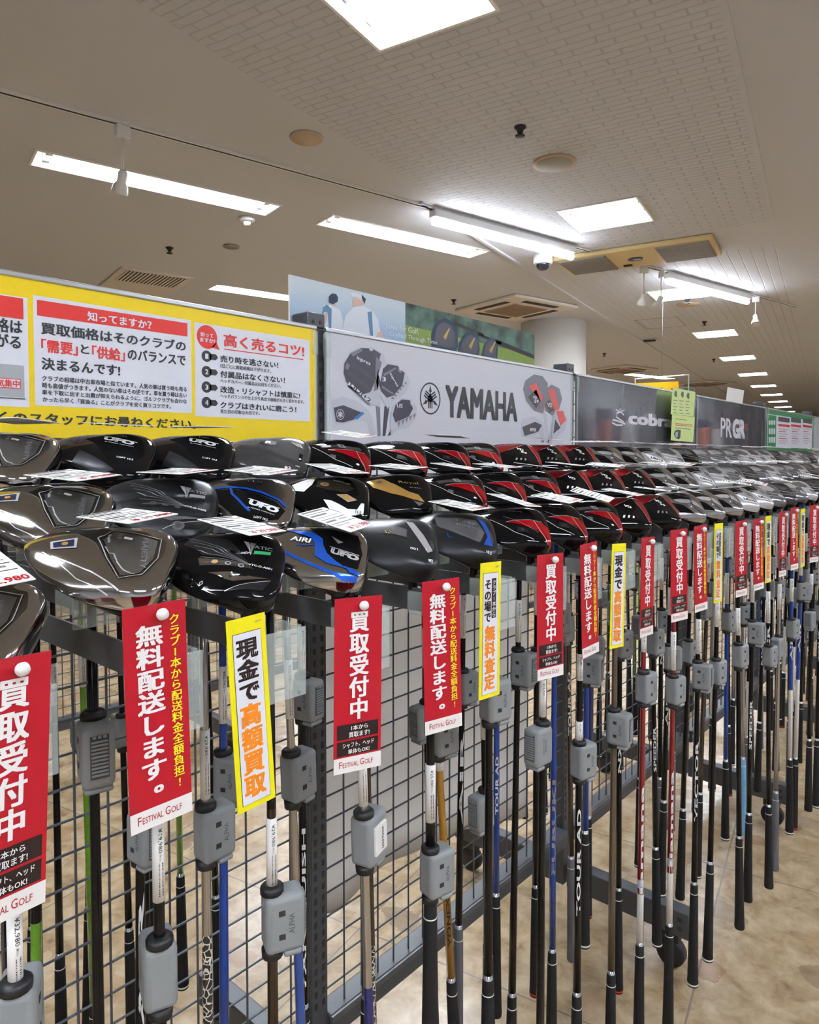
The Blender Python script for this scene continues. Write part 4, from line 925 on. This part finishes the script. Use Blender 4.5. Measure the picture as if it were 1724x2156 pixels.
def head_mesh(k):
    if k not in HEADS:
        h = KIND[k][0](); o = h.mb.obj('head'); HEADS[k] = o.data; bpy.data.objects.remove(o)
    return HEADS[k]
def mesh_obj(name, me, parent=None, loc=None):
    o = bpy.data.objects.new(name, me); COL.objects.link(o); o.parent = parent
    if loc is not None: o.location = loc
    return o
CACHE = {}
def cached(key, build):
    if key not in CACHE:
        o = build(); CACHE[key] = o.data; bpy.data.objects.remove(o)
    return CACHE[key]

# ---------------------------------------------------------------- club parts
RUB = M('black_rubber_grip', (15, 15, 17), .75, bump=.4, scale=900); GRG = M('grey_rubber_grip', (92, 92, 96), .75); LBG = M('light_blue_grip', (120, 170, 210), .7, var=.4, scale=120)
SHB = M('black_shaft', (12, 12, 14), .2, spec=.3); SHS = M('steel_shaft', (180, 178, 176), .24, .9); SHR = M('red_shaft', (120, 10, 20), .14, .2, coat=1); SHN = M('blue_shaft', (16, 26, 92), .2, coat=.4); SHG = M('gold_shaft', (176, 128, 40), .25, .4, coat=.6); SHW = M('white_shaft', (232, 232, 232), .18, coat=1); SHL = M('bright_blue_shaft', (16, 58, 140), .25, coat=.4, var=.3, scale=60); SHZ = M('bronze_shaft', (112, 102, 90), .22, .7); SHV = M('green_shaft', (84, 140, 20), .2, coat=1, var=.25, scale=200); SHC = M('dark_chrome_shaft', (96, 90, 86), .15, 1); SHY = M('yellow_shaft', (206, 190, 30), .3, coat=1, var=.3, scale=200)
CAMO = M('black_white_patterned_shaft', (20, 20, 20), .25, coat=1); N, L, B = nodes(CAMO)
vv = N.new('ShaderNodeTexVoronoi'); vv.feature = 'DISTANCE_TO_EDGE'; vv.inputs['Scale'].default_value = 120; tcn = N.new('ShaderNodeTexCoord'); L.new(tcn.outputs['Object'], vv.inputs['Vector']); rm = N.new('ShaderNodeValToRGB'); rm.color_ramp.elements[0].color = (.75, .72, .65, 1); rm.color_ramp.elements[1].color = (.01, .01, .01, 1); rm.color_ramp.elements[0].position = .05; rm.color_ramp.elements[1].position = .08; L.new(vv.outputs['Distance'], rm.inputs[0]); L.new(rm.outputs[0], B.inputs['Base Color'])
GREYT = M('tag_grey_plastic', (136, 140, 142), .5, var=.06, scale=60); GREYD = M('tag_groove_grey', (74, 77, 80), .6)
def grip_build(m, cap):
    mb = MB(); mb.lathe([(.0074, 0, ALU), (.0074, -.008, m), (.0088, -.010), (.0092, -.03, WHITE), (.0096, -.0315, m), (.0112, -.15), (.0128, -.245), (.0136, -.258, cap), (.0136, -.262, m), (.0128, -.266), (.004, -.268)], m, 14); return mb.obj('grip')
GRIPS = {'black': (RUB, WHITE), 'plain': (RUB, RUB), 'grey': (GRG, GRG), 'blue': (LBG, LBG), 'red': (RUB, M('red_cap', (200, 40, 30), .5))}
def tag_builds():
    mb = MB(); mb.box(-.010, .034, -.016, .016, -.034, .030, GREYT, bev=.007, seg=3); mb.box(.010, .030, -.014, .014, -.04, -.033, GREYT, bev=.003)
    b = mb.obj('security_tag')
    mb = MB(); mb.lathe([(.0065, .038), (.0105, .0375), (.013, .035), (.013, .029), (.0065, .028)], BLACK, 14); c = mb.obj('collar')
    mb = MB(); mb.lathe([(.0065, -.032), (.012, -.033), (.0115, -.042), (.0065, -.044)], BLACK, 14); c2 = mb.obj('collar')
    mb = MB(); mb.box(.0338, .0346, -.009, .009, -.022, .022, GREYD)
    for k in range(10): mb.box(.0342, .0362, -.008, .008, -.019 + k * .0038, -.0168 + k * .0038, GREYT)
    for y in (-.005, 0, .005): mb.box(.0342, .036, y - .0016, y + .0016, .0195, .0225, GREYT)
    g = mb.obj('grille')
    mb = MB()
    for z in (.012, -.014): mb.box(.004, .011, -.0164, -.0158, z - .003, z + .003, DARK)
    mb.text('ALPHA', GREYD, lambda a, q: Vector((.018 - q, -.0163, a)), -.012, .010, -.003, .003, .0)
    s = mb.obj('side_marks')
    mb = MB(); mb.text('ALPHA', INK, lambda a, q: Vector((.012 + q, .0163, -a)), -.012, .010, -.002, .002, .0); mb.text('SELECTIONS', INK, lambda a, q: Vector((.018 + q, .0163, -a)), -.014, .012, -.0015, .0015, .0)
    e = mb.obj('print_marks')
    r = [o.data for o in (b, c, g, s, e, c2)]
    for o in (b, c, g, s, e, c2): bpy.data.objects.remove(o)
    return r
TAGM = tag_builds()
def sec_tag(parent, x, y, z, rz, lean=(0, 0), white=False):
    b = mesh_obj('security_tag', TAGM[0], parent, (x, y, z)); b.rotation_euler = (lean[0], lean[1], rz)
    for n, me in (('collar', TAGM[1]), ('grille', TAGM[2]), ('side_mark', TAGM[3]), ('print_mark', TAGM[4]), ('collar', TAGM[5])): mesh_obj(n, me, b)
    if white:
        def wb():
            mb = MB(); mb.box(-.004, .024, -.0195, -.0155, -.018, .018, WHITE, bev=.001); mb.text('GOLF Partner', INK, lambda a, q: Vector((.012 - q, -.0198, a)), -.014, .014, -.0025, .0025); return mb.obj('t')
        mesh_obj('name_plate', cached('plate', wb), b)
    return b
PRICES = ['29,980', '27,980', '21,980', '25,980', '32,980', '19,980', '25,480', '52,980']
def sticker_mesh(price, ln, r):
    def bld():
        mb = MB(); mb.lathe([(r, 0), (r, -ln)], PAPER, 14)
        def cyl(a, b, lift=.0002): t = a / r; return Vector(((r + lift) * math.sin(t), -(r + lift) * math.cos(t), b))
        k = min(1, ln / .07)
        mb.text('¥' + price, INK, lambda a, b: cyl(b, -a), .006 * k, .030 * k, -.0012, .0032, .0)
        mb.text('(税込)', INK, lambda a, b: cyl(b, -a), .031 * k, .038 * k, .0, .002, 0)
        x = .040 * k
        while x < ln - .006:
            w_ = random.choice((.0004, .0007, .0011)); mb.add([cyl(-.0005, -x), cyl(.004, -x), cyl(.004, -x - w_), cyl(-.0005, -x - w_)], [(0, 1, 2, 3)], INK); x += w_ + random.choice((.0005, .0009))
        return mb.obj('t')
    return cached(('st', price, round(ln, 3), round(r, 4)), bld)
def card_mesh(price):
    def bld():
        mb = MB(); mb.box(-.029, .029, -.040, .038, 0, .0008, PAPER); f = lambda a, b: Vector((a, b, .001))
        mb.text('¥ ' + price, RED, f, -.018, .027, -.038, -.026, .03)
        for k, (y, h, x0, x1, m) in enumerate(((.034, .004, -.026, .020, INK), (.027, .0015, -.026, .026, INK), (.020, .004, -.026, .008, INK), (.012, .002, -.026, .024, LETG), (.004, .0015, -.026, .026, INK), (-.003, .004, -.026, -.004, INK), (-.003, .004, .002, .02, LETG), (-.012, .0015, -.026, .026, INK), (-.018, .003, -.026, .004, LETG))):
            mb.box(x0, x1, y - h / 2, y + h / 2, .0008, .001, m)
        return mb.obj('t')
    return cached(('card', price), bld)
def shaft_mesh(key, segs, z0, z1):
    # segs: [(z of the lower end, material)] from the top down
    def bld():
        mb = MB(); rr = lambda z: .0043 + (.0074 - .0043) * (z0 - z) / (z0 - z1); prof = [(rr(z0), z0, segs[0][1])]; cur = z0
        for k, (z, m) in enumerate(segs):
            n = max(1, int((cur - z) / .2))
            for j in range(1, n + 1):
                zz = cur + (z - cur) * j / n; mm = segs[k + 1][1] if j == n and k + 1 < len(segs) else m; prof.append((rr(zz), zz, mm))
            cur = z
        mb.lathe(prof, SHB, 12); return mb.obj('t')
    return cached(('sh', key), bld)
LOGOS = {}
def shaft_text(s, m, ln, r, ht):
    def bld():
        mb = MB()
        def cyl(a, b): t = a / r; return Vector(((r + .0003) * math.sin(t), -(r + .0003) * math.cos(t), b))
        mb.text(s, m, lambda a, b: cyl(-b, a), -ln, 0, -ht / 2, ht / 2, .03); return mb.obj('t')
    return cached(('tx', s, m.name, ln, r), bld)
HZ = {'F': 1.287, 'M': 1.345, 'B': 1.405}     # height of the head centre above the floor, per row
BZ = {'F': 1.234, 'M': 1.287, 'B': 1.345}     # top edge of the hanger bars
YS = {'F': -.430, 'M': -.31, 'B': -.19}
ROW = {'F': 'front', 'M': 'middle', 'B': 'back'}
def club(row, X, kind, ordn, segs=None, grip='black', zg=None, stick=(), tags=(), card=True, price=None, lean=(0, 0), yaw=None, logo=None, flip=1, y=None, dz=0, label=None, group=None, card_tilt=None):
    Y = YS[row] if y is None else y; zc = HZ[row] + dz; sx = X + .03 * (1 if flip > 0 else -1)
    t = thing('golf_club', label or f'{KIND[kind][1]}, {nth(ordn)} from the left in the {ROW[row]} row', 'golf club', (sx, Y, BZ[row] + dz), 0, group or f'golf clubs of the {ROW[row]} row')
    o0 = Vector(t.location)
    hd = mesh_obj('head', head_mesh(kind), t)
    yw = R(-46 + random.uniform(-4, 4)) if yaw is None else R(yaw)
    rot = Matrix.Rotation(yw + (0 if flip > 0 else math.pi), 4, 'Z') @ Matrix.Rotation(R(33 + random.uniform(-2, 2)), 4, 'X') @ Matrix.Rotation(R(15 + random.uniform(-2, 3)), 4, 'Y')
    rot = rot @ Matrix.Scale(.985, 4); hos = Vector((.022 if flip > 0 else -.022, -.042 if flip > 0 else .042, 0))
    HM_ = Matrix.Translation(Vector((-hos.x, -hos.y, zc - BZ[row] - dz))) @ rot; hd.matrix_basis = HM_
    top = Vector((0, 0, zc - .006 - BZ[row] - dz - .034))
    if card:
        cm = mesh_obj('price_card', card_mesh(price or random.choice(PRICES)), t)
        p = HM_ @ Vector((.008 + random.uniform(-.01, .01), .030, .030))
        cm.location = p + Vector((0, .008, .009)); cm.rotation_euler = (R(card_tilt if card_tilt is not None else random.uniform(6, 18) if row == 'F' else random.uniform(2, 12) if row == 'M' else random.uniform(-2, 5)), R(random.uniform(-6, 4)), R(9 + random.uniform(-9, 9)) + (0 if flip > 0 else math.pi))
    fa = -math.atan2(sx, Y + 1.0446)                # stickers and lettering are turned to the aisle where the shopper stands
    mx = Matrix.Translation(top) @ Matrix.Rotation(R(lean[0]), 4, 'Y') @ Matrix.Rotation(R(lean[1]), 4, 'X')
    zt = top.z; zg = (zg if zg is not None else .37) - o0.z - zt      # grip start, measured down from the hosel
    sg = [(min(max((z - o0.z - zt), zg), -.01) if z is not None else zg, m) for z, m in (segs or [(None, SHB)])]
    if sg[-1][0] > zg: sg.append((zg, sg[-1][1]))
    key = tuple((round(z, 2), m.name) for z, m in sg)
    s = mesh_obj('shaft', shaft_mesh((key, round(zg, 2)), sg, 0, zg), t); s.matrix_basis = mx
    gm, cp = GRIPS[grip]; g = mesh_obj('grip', cached(('grip', grip), lambda: grip_build(gm, cp)), t); g.matrix_basis = mx @ Matrix.Translation((0, 0, zg + .004))
    rr = lambda z: .0043 + (.0074 - .0043) * z / zg
    for a, b in stick:
        a, b = a - o0.z - zt, b - o0.z - zt
        q = mesh_obj('price_sticker', sticker_mesh(price or random.choice(PRICES), a - b, rr(b) + .0006), t); q.matrix_basis = mx @ Matrix.Translation((0, 0, a)) @ Matrix.Rotation(fa + R(8), 4, 'Z')
    for z, rz, *wh in tags:
        q = sec_tag(t, 0, 0, 0, 0, white=bool(wh)); q.matrix_basis = mx @ Matrix.Translation((0, 0, z - o0.z - zt)) @ Matrix.Rotation(R(rz), 4, 'Z')
    if logo:
        for st, m, z, ln in logo:
            z = z - o0.z - zt; q = mesh_obj('shaft_lettering', shaft_text(st, m, ln, round(rr(z - ln / 2) + .0002, 4), .007), t); q.matrix_basis = mx @ Matrix.Translation((0, 0, z)) @ Matrix.Rotation(fa + R(12), 4, 'Z')
    return t

# hanger bar with its clear holder, one per club
def hanger_meshes(row):
    Y = YS[row]; mb = MB(); mb.box(-.0125, -.0095, -.02, -Y + .004, -.031, 0, STEEL); mb.box(-.018, -.004, -Y - .001, -Y + .004, -.042, .006, STEEL); b = mb.obj('bar')
    mb = MB(); lo = -.080 if row == 'F' else -.048
    mb.box(-.021, .036, -.029, -.0262, lo, -.006, CLEAR, bev=.001); mb.box(-.0205, -.0135, -.026, .016, -.034, -.004, CLEAR, bev=.0015); mb.box(.027, .033, -.026, .016, -.034, -.004, CLEAR, bev=.0015); mb.box(-.0092, .033, .016, .021, -.034, -.012, CLEAR, bev=.0015)
    h = mb.obj('clear_holder')
    r = (b.data, h.data); bpy.data.objects.remove(b); bpy.data.objects.remove(h); return r
HM = {r: hanger_meshes(r) for r in 'FMB'}
def hanger(row, X, ordn, flip=1, y=None, label=None):
    t = thing('club_hanger', label or f'steel hanger bar with clear holder under the {ROW[row]} row, {nth(ordn)} from the left', 'club hanger', (X + .02, YS[row] if y is None else y, BZ[row]), 0 if flip > 0 else math.pi, f'club hangers of the {ROW[row]} row' if flip > 0 else 'club hangers behind the mesh')
    mesh_obj('bar', HM[row][0], t); mesh_obj('clear_holder', HM[row][1], t)
# ---------------------------------------------------------------- the clubs on the near side of the mesh
def extend(L, step, end):
    L = list(L)
    while L[-1] + step < end: L.append(L[-1] + step + random.uniform(-.006, .006))
    return L
XF = extend([.168, .305, .443, .577, .717, .858, 1.016, 1.147, 1.291, 1.43, 1.597, 1.757], .148, 3.4)
XM = extend([.16, .298, .430, .55, .693, .836, .986, 1.115, 1.246, 1.386, 1.547, 1.72], .148, 4.1)
XB = extend([.27, .415, .537, .679, .818, .965, 1.1, 1.212, 1.37, 1.502, 1.643, 1.80], .148, 4.8)
KF = 'maj maj vat ufoa mt yon rmx rmx rmxs vd vd59 inp inp inp ud ud mA mB mA mC mB mD mA'.split()
KM = 'maj maj vat2 ufob mar gold rmxs rmx rmxs vd vd59 vd59 inp inp ud mC mA mB mA mC mA mA mC mB mA mA mC'.split()
KB = 'maj ufo ufo bri rmxs rmx rmx rmxs vd59 vd59 vd59 inp inp ud mC mD mA mA mA mC mC mC mB mA mC mA mB mC mA mA'.split()
SPEC = {
 ('F', 0): dict(dx=.012, dz=-.02, stick=[(1925, 2130)], tags=[(2172, 60)], price='32,980', tilt=14),
 ('F', 1): dict(stick=[(1735, 1905)], tags=[(2060, 70)], price='19,980', tilt=2, y=-.418, dz=.018, dx=.01),
 ('F', 2): dict(segs=[(1700, SHB), (None, M('smoked_steel_shaft', (74, 66, 60), .18, 1))], stick=[(1720, 1868)], tags=[(1932, -25)], price='29,980', tilt=10),
 ('F', 3): dict(segs=[(1270, SHB), (2090, SHS), (None, SHN)], stick=[(1560, 1700)], tags=[(1772, 15, 1)], lean=(-1.8, 0), price='21,980', tilt=14),
 ('F', 4): dict(stick=[(1608, 1728)], tags=[(1835, -12)], grip='plain', zg=1890, card=False, price='25,980'),
 ('F', 5): dict(stick=[(1310, 1406)], tags=[(1472, -15)], zg=2055, price='25,980', tilt=8),
 ('F', 6): dict(stick=[(1430, 1508)], tags=[(1562, 175)], price='25,980', tilt=14),
 ('F', 7): dict(stick=[(1376, 1432), (1518, 1564)], tags=[(1600, -15)], zg=2090, price='25,980', logo=[('TOUR AD', LET, 1700, .2)]),
 ('F', 8): dict(segs=[(None, SHZ)], tags=[(1528, -85)], zg=2045),
 ('F', 9): dict(segs=[(1850, SHR), (1868, M('pale_grey_fade', (170, 176, 196), .2, coat=1)), (1880, SHR), (None, SHW)], stick=[(1335, 1372)], tags=[(1446, -10)], zg=1985, logo=[('Diamana', LET, 1650, .30)]),
 ('F', 10): dict(segs=[(1805, SHR), (1822, M('pale_grey_fade')), (1836, SHR), (None, SHW)], stick=[(1330, 1410)], tags=[(1452, -10)], zg=1945, logo=[('Diamana', LET, 1620, .26)]),
 ('F', 11): dict(stick=[(1303, 1376)], tags=[(1420, -85)], zg=1858, logo=[('VECTOR', LET, 1560, .2)]),
 ('M', 1): dict(stick=[(1496, 1512), (1634, 1662)], tags=[(1570, -105)], tilt=4, price='29,980'),
 ('M', 2): dict(segs=[(1966, SHS), (None, CAMO)], stick=[(1535, 1680)], tags=[(1752, 0)], tilt=1, price='29,980'),
 ('M', 3): dict(segs=[(1890, SHS), (None, M('royal_blue_shaft', (28, 70, 150), .18, coat=1))], stick=[(1390, 1515), (1896, 1966)], tags=[(1640, 5)], lean=(-2, 0), tilt=4, price='25,980'),
 ('M', 4): dict(segs=[(2000, SHC), (None, CAMO)], lean=(-1.5, 0), tilt=10),
 ('M', 5): dict(segs=[(1600, SHB), (None, SHG)], stick=[(1608, 1638)], tags=[(1562, -20)], lean=(-5, 0), zg=2112, tilt=4, logo=[('YONEX', INK, 1920, .09)]),
 ('M', 6): dict(stick=[(1440, 1560)], tags=[(1708, 175)], lean=(-2, 0), price='52,980', zg=2000),
 ('M', 7): dict(stick=[(1262, 1350)], tags=[(1402, -85)], lean=(1.2, 0), price='25,980'),
 ('M', 8): dict(segs=[(None, SHL)], tags=[(1300, -20)], logo=[('FUBUKI', LETG, 1640, .2)]),
 ('M', 9): dict(segs=[(1420, SHB), (None, SHL)], tags=[(1405, -75)], zg=1750),
 ('B', 0): dict(dx=.02, segs=[(1950, SHB), (2130, SHV), (None, SHN)], stick=[(1415, 1560)], lean=(1.0, 0), tilt=0, price='32,980'),
 ('B', 3): dict(stick=[(1318, 1408)], tags=[(1466, -80)], zg=2115, grip='plain', card=False, price='29,980', logo=[('VANQUISH', LET, 1740, .27)]),
 ('B', 4): dict(segs=[(None, SHC)], tilt=8),
}
COLS = [SHB, SHB, SHB, SHN, SHC, SHB, SHB, SHS, SHB, SHB, SHL, SHB]
XF = [x * .984 for x in XF]
for row, XX, KK in (('F', XF, KF), ('M', XM, KM), ('B', XB, KB)):
    for k, x in enumerate(XX):
        kd = KK[k] if k < len(KK) else random.choice(('mA', 'mB', 'mC')); sp = SPEC.get((row, k)); Y = (sp or {}).get('y', YS[row]); zz = lambda py: zat(x + .03, Y, py)
        if sp:
            a = dict(segs=[(zz(p) if p else None, m) for p, m in sp['segs']] if 'segs' in sp else None, stick=[(zz(p), zz(q)) for p, q in sp.get('stick', ())], tags=[(zz(q[0]),) + q[1:] for q in sp.get('tags', ())],
                     zg=zz(sp['zg']) if 'zg' in sp else .33 + random.uniform(-.02, .03) + 'FMB'.index(row) * .05, grip=sp.get('grip', 'black'), card=sp.get('card', True), price=sp.get('price'), lean=sp.get('lean', (0, 0)), card_tilt=sp.get('tilt'), y=sp.get('y'), dz=sp.get('dz', 0),
                     logo=[(s_, m, zz(p), ln) for s_, m, p, ln in sp.get('logo', ())])
        else:
            zs = random.uniform(.98, 1.08) + .05 * 'FMB'.index(row); ln = random.uniform(.07, .10); zt = zs - ln - random.uniform(.05, .12); m = random.choice(COLS)
            zg = .33 + random.uniform(-.03, .06) + 'FMB'.index(row) * .05
            a = dict(segs=[(None, m)] if random.random() < .75 else [(.62, m), (None, SHW)], stick=[(zs, zs - ln)], tags=[(zt, random.choice((-85, -15, -10, 175, -60)))], zg=zg, grip=random.choice(('black', 'black', 'plain', 'black', 'grey', 'red')) if (row, k) != ('M', 16) else 'blue',
                     card=random.random() < .72, lean=(random.uniform(-1.5, 1.5), random.uniform(-1, 1)), logo=[(random.choice(('NX-', 'NX', 'TOUR AD', 'AIR', 'SPEEDER')), LET, random.uniform(.7, .9), random.uniform(.08, .2))] if random.random() < .7 and m is not SHS else None)
        if row != 'F' and min(abs(x + .03 - j) for j in JX) < .08: a['zg'] = max(a['zg'], .47)
        club(row, x + (sp or {}).get('dx', 0), kd, k, **a); hanger(row, x + (sp or {}).get('dx', 0), k)

# ---------------------------------------------------------------- clubs on the far side, seen through the mesh
RC = [('blue', SHN), ('black', SHB), ('green', SHV), ('black', SHB), ('black', SHB), ('dark chrome', SHC), ('black', SHB), ('black', SHB), ('black', SHB)]
for row, y, nm in (('B', .23, 'nearer'), ('M', .34, 'middle'), ('F', .458, 'farther')):
    for k, x in enumerate([-.05 + .125 * j for j in range(8)] + [2.0 + .15 * j for j in range(11 if row != 'F' else 0)]):
        cn, m = RC[(k * 4 + 'BMF'.index(row)) % 9]; zs = random.uniform(1.0, 1.12)
        club(row, x, ('mD', 'mB', 'mA')[k % 3], k, segs=[(None, m)], zg=.47 if min(abs(x - .03 - j) for j in JX) < .06 else .42 + random.uniform(-.05, .1), grip=random.choice(('black', 'black', 'plain')), stick=[(zs, zs - .08)] if k % 2 else (), tags=[(random.uniform(.82, .96), random.choice((80, 170, 10, -80)))] if k % 2 == 0 else (),
             card=False, flip=-1, y=y, lean=(random.uniform(-1.5, 1.5), random.uniform(-1.5, 1)), label=f'{cn} shafted club behind the mesh, {nth(k)} from the left of the {nm} rear row', group=f'golf clubs of the {nm} rear row')
        hanger(row, x, k, -1, y, f'hanger bar behind the mesh, {nth(k)} from the left in the {nm} rear row')
# ---------------------------------------------------------------- hanging promotion tags
ORP = M('orange_print', (244, 138, 20), .4); YP = M('lemon_print', (244, 232, 20), .4); BKP = M('tag_black_print', (34, 20, 20), .4); YTX = M('yellow_letters', (250, 236, 40), .4); WTX = M('white_letters', (244, 242, 240), .4)
def bend(v): return -.000055 * max(0, v - 30) ** 1.15
def tf(layer):
    return lambda u, v: Vector((u / 1000, bend(v) / 10 - .00025 * layer - .0008, -v / 1000))
def trect(mb, u0, u1, v0, v1, m, layer, n=8):
    f = tf(layer); V = []
    for k in range(n + 1): v = v0 + (v1 - v0) * k / n; V += [f(u0, v), f(u1, v)]
    mb.add(V, [(2 * k, 2 * k + 2, 2 * k + 3, 2 * k + 1) for k in range(n)], m)
def vtext(mb, s, m, u0, u1, v0, v1, bold=.03, layer=3):
    f = tf(layer); n = len(s); h = (v1 - v0) / n
    for k, c in enumerate(s):
        v_, f_, a, b, lo, hi = text_mesh(c, bold); top = v0 + k * h; wd = u1 - u0
        ox = (.5 - (a + b) / 2) if ord(c) < 256 else (.45 if c == '。' else 0); oy = .35 if c == '。' else 0
        mb.add([f(u0 + (p[0] + ox) * wd, top + (.88 - p[1] - oy) * h) + Vector((0, -4e-5 * (p[2] if len(p) > 2 else 0), 0)) for p in v_], f_, m)
def htext(mb, s, m, u0, u1, v0, v1, bold=.02, layer=4):
    f = tf(layer); mb.text(s, m, lambda a, b: f(a, -b), u0, u1, -v1, -v0, bold)
def tag_base(mb, w, h, m):
    n = 10; V = []
    for k in range(n + 1):
        v = h * k / n; y = bend(v) / 10; V += [(-w / 2000, y - .0008, -v / 1000), (w / 2000, y - .0008, -v / 1000), (-w / 2000, y, -v / 1000), (w / 2000, y, -v / 1000)]
    F = [(0, 1, 3, 2)]
    for k in range(n): a = 4 * k; F += [(a, a + 4, a + 5, a + 1), (a + 2, a + 3, a + 7, a + 6), (a, a + 2, a + 6, a + 4), (a + 1, a + 5, a + 7, a + 3)]
    F.append((4 * n, 4 * n + 2, 4 * n + 3, 4 * n + 1)); mb.add(V, F, m)
def foot_text(mb):
    trect(mb, -31, 31, 194, 213, PAPER, 1, 2)
    for s, a, b, t in (('F', -24, -20.5, 198.5), ('ESTIVAL', -19.5, 1, 200.5), ('G', 3, 8, 198.5), ('OLF', 9, 20, 200.5)): htext(mb, s, RED, a, b, t, 206.5, .0, 2)
def mk_w():
    mb = MB(); tag_base(mb, 62, 213, RED); foot_text(mb); vtext(mb, '無料配送します。', WTX, -20, 7, 18, 190, .035, 2); vtext(mb, 'クラブ1本から配送料金全額負担!', YTX, 13, 24.5, 12, 184, .02, 2); return mb.obj('t')
def mk_r():
    mb = MB(); tag_base(mb, 62, 213, RED); foot_text(mb); vtext(mb, '買取受付中', WTX, -12, 14, 16, 150, .035, 2)
    trect(mb, -27, 27, 154, 172, BKP, 1, 2); trect(mb, -27, 27, 174.5, 192, BKP, 1, 2)
    htext(mb, '1本から', WTX, -9, 13, 156, 162); htext(mb, '買取ます!', WTX, -12, 15, 164, 170.5); htext(mb, 'シャフト、ヘッド', WTX, -20, 21, 176.5, 182.5); htext(mb, '単体もOK!', WTX, -13, 15, 184.5, 190.5); return mb.obj('t')
def mk_yb(mb):
    tag_base(mb, 47, 208, YP); trect(mb, -17.5, 17.5, 16, 202, BKP, 1); trect(mb, -17, 17, 16.5, 201.5, PW, 2)
    mb.add([tf(4)(*p) for p in ((10, 7), (18, 6), (18, 7), (10, 8))], [(0, 1, 2, 3)], ALU)
def mk_y():
    mb = MB(); mk_yb(mb); vtext(mb, '現金で', BKP, -14, 12, 22, 92, .045); vtext(mb, '高額買取', ORP, -14, 12, 93, 196, .045); return mb.obj('t')
def mk_y2():
    mb = MB(); mk_yb(mb); trect(mb, 2, 12, 25, 86, BKP, 3, 2); vtext(mb, 'クラブ1本から', WTX, 3, 11, 27, 85, .02, 4); vtext(mb, 'その場で', BKP, -15, 1, 25, 92, .04); vtext(mb, '無料査定', ORP, -13, 11, 96, 196, .045); return mb.obj('t')
TAGS = {k: cached('tag' + k, f) for k, f in (('w', mk_w), ('r', mk_r), ('y', mk_y), ('y2', mk_y2))}
def pin():
    mb = MB(); mx = Matrix.Translation((.003, -.001, -.009)) @ Matrix.Rotation(R(90), 4, 'X'); mb.lathe([(.0018, 0), (.0018, .004), (.0052, .0055), (.006, .008), (.0045, .0115), (.001, .013)], WHITE, 14, mx); return mb.obj('t')
TW = {'w': 'red tag with white and yellow vertical lettering', 'r': 'red tag with white lettering and two black boxes', 'y': 'yellow edged tag with black then orange characters', 'y2': 'yellow edged tag with a black side strip'}
TL = [('r', .201, 1.256, -8, 3), ('w', .320, 1.278, 1, -1), ('y', .417, 1.250, 1.5, -3), ('r', .566, 1.249, 19, 1), ('w', .718, 1.249, 15, -1), ('y2', .839, 1.258, 5, 1.5), ('r', .998, 1.254, 13, 0), ('w', 1.140, 1.258, 1, -2), ('y', 1.254, 1.247, 8, 2.5), ('r', 1.394, 1.247, 1.5, 2), ('r', 1.541, 1.252, 13.5, -1),
      ('w', 1.681, 1.250, 8, -1.5), ('y2', 1.812, 1.246, 6, 1), ('r', 1.979, 1.241, 10.5, -1), ('w', 2.135, 1.236, 9.5, -1.5), ('y', 2.245, 1.237, 4.5, 0), ('r', 2.403, 1.241, 5.5, 1), ('w', 2.531, 1.246, 8, -1), ('y', 2.653, 1.236, 3.5, 0), ('r', 2.790, 1.242, 14, 0), ('w', 2.93, 1.238, 9, 0), ('y2', 3.07, 1.238, 5, 0), ('r', 3.21, 1.238, 10, 0)]
for k, (kd, x, z, rz, roll) in enumerate(TL):
    x *= .985; z = 1.41 - (1.41 - z) * .985
    t = thing('hanging_tag', f'{TW[kd]}, {nth(k)} hanging tag from the left', 'hanging tag', (x, -.4605 - .031 * abs(math.sin(R(rz))) - .002, z), R(-rz), 'promotion tags hanging from the front holders')
    t.rotation_euler = (0, R(roll), R(-rz)); t.scale = (.954, 1, .928)
    mesh_obj('printed_card', TAGS[kd], t)
    if kd in 'rw': mesh_obj('pin', cached('pin', pin), t)
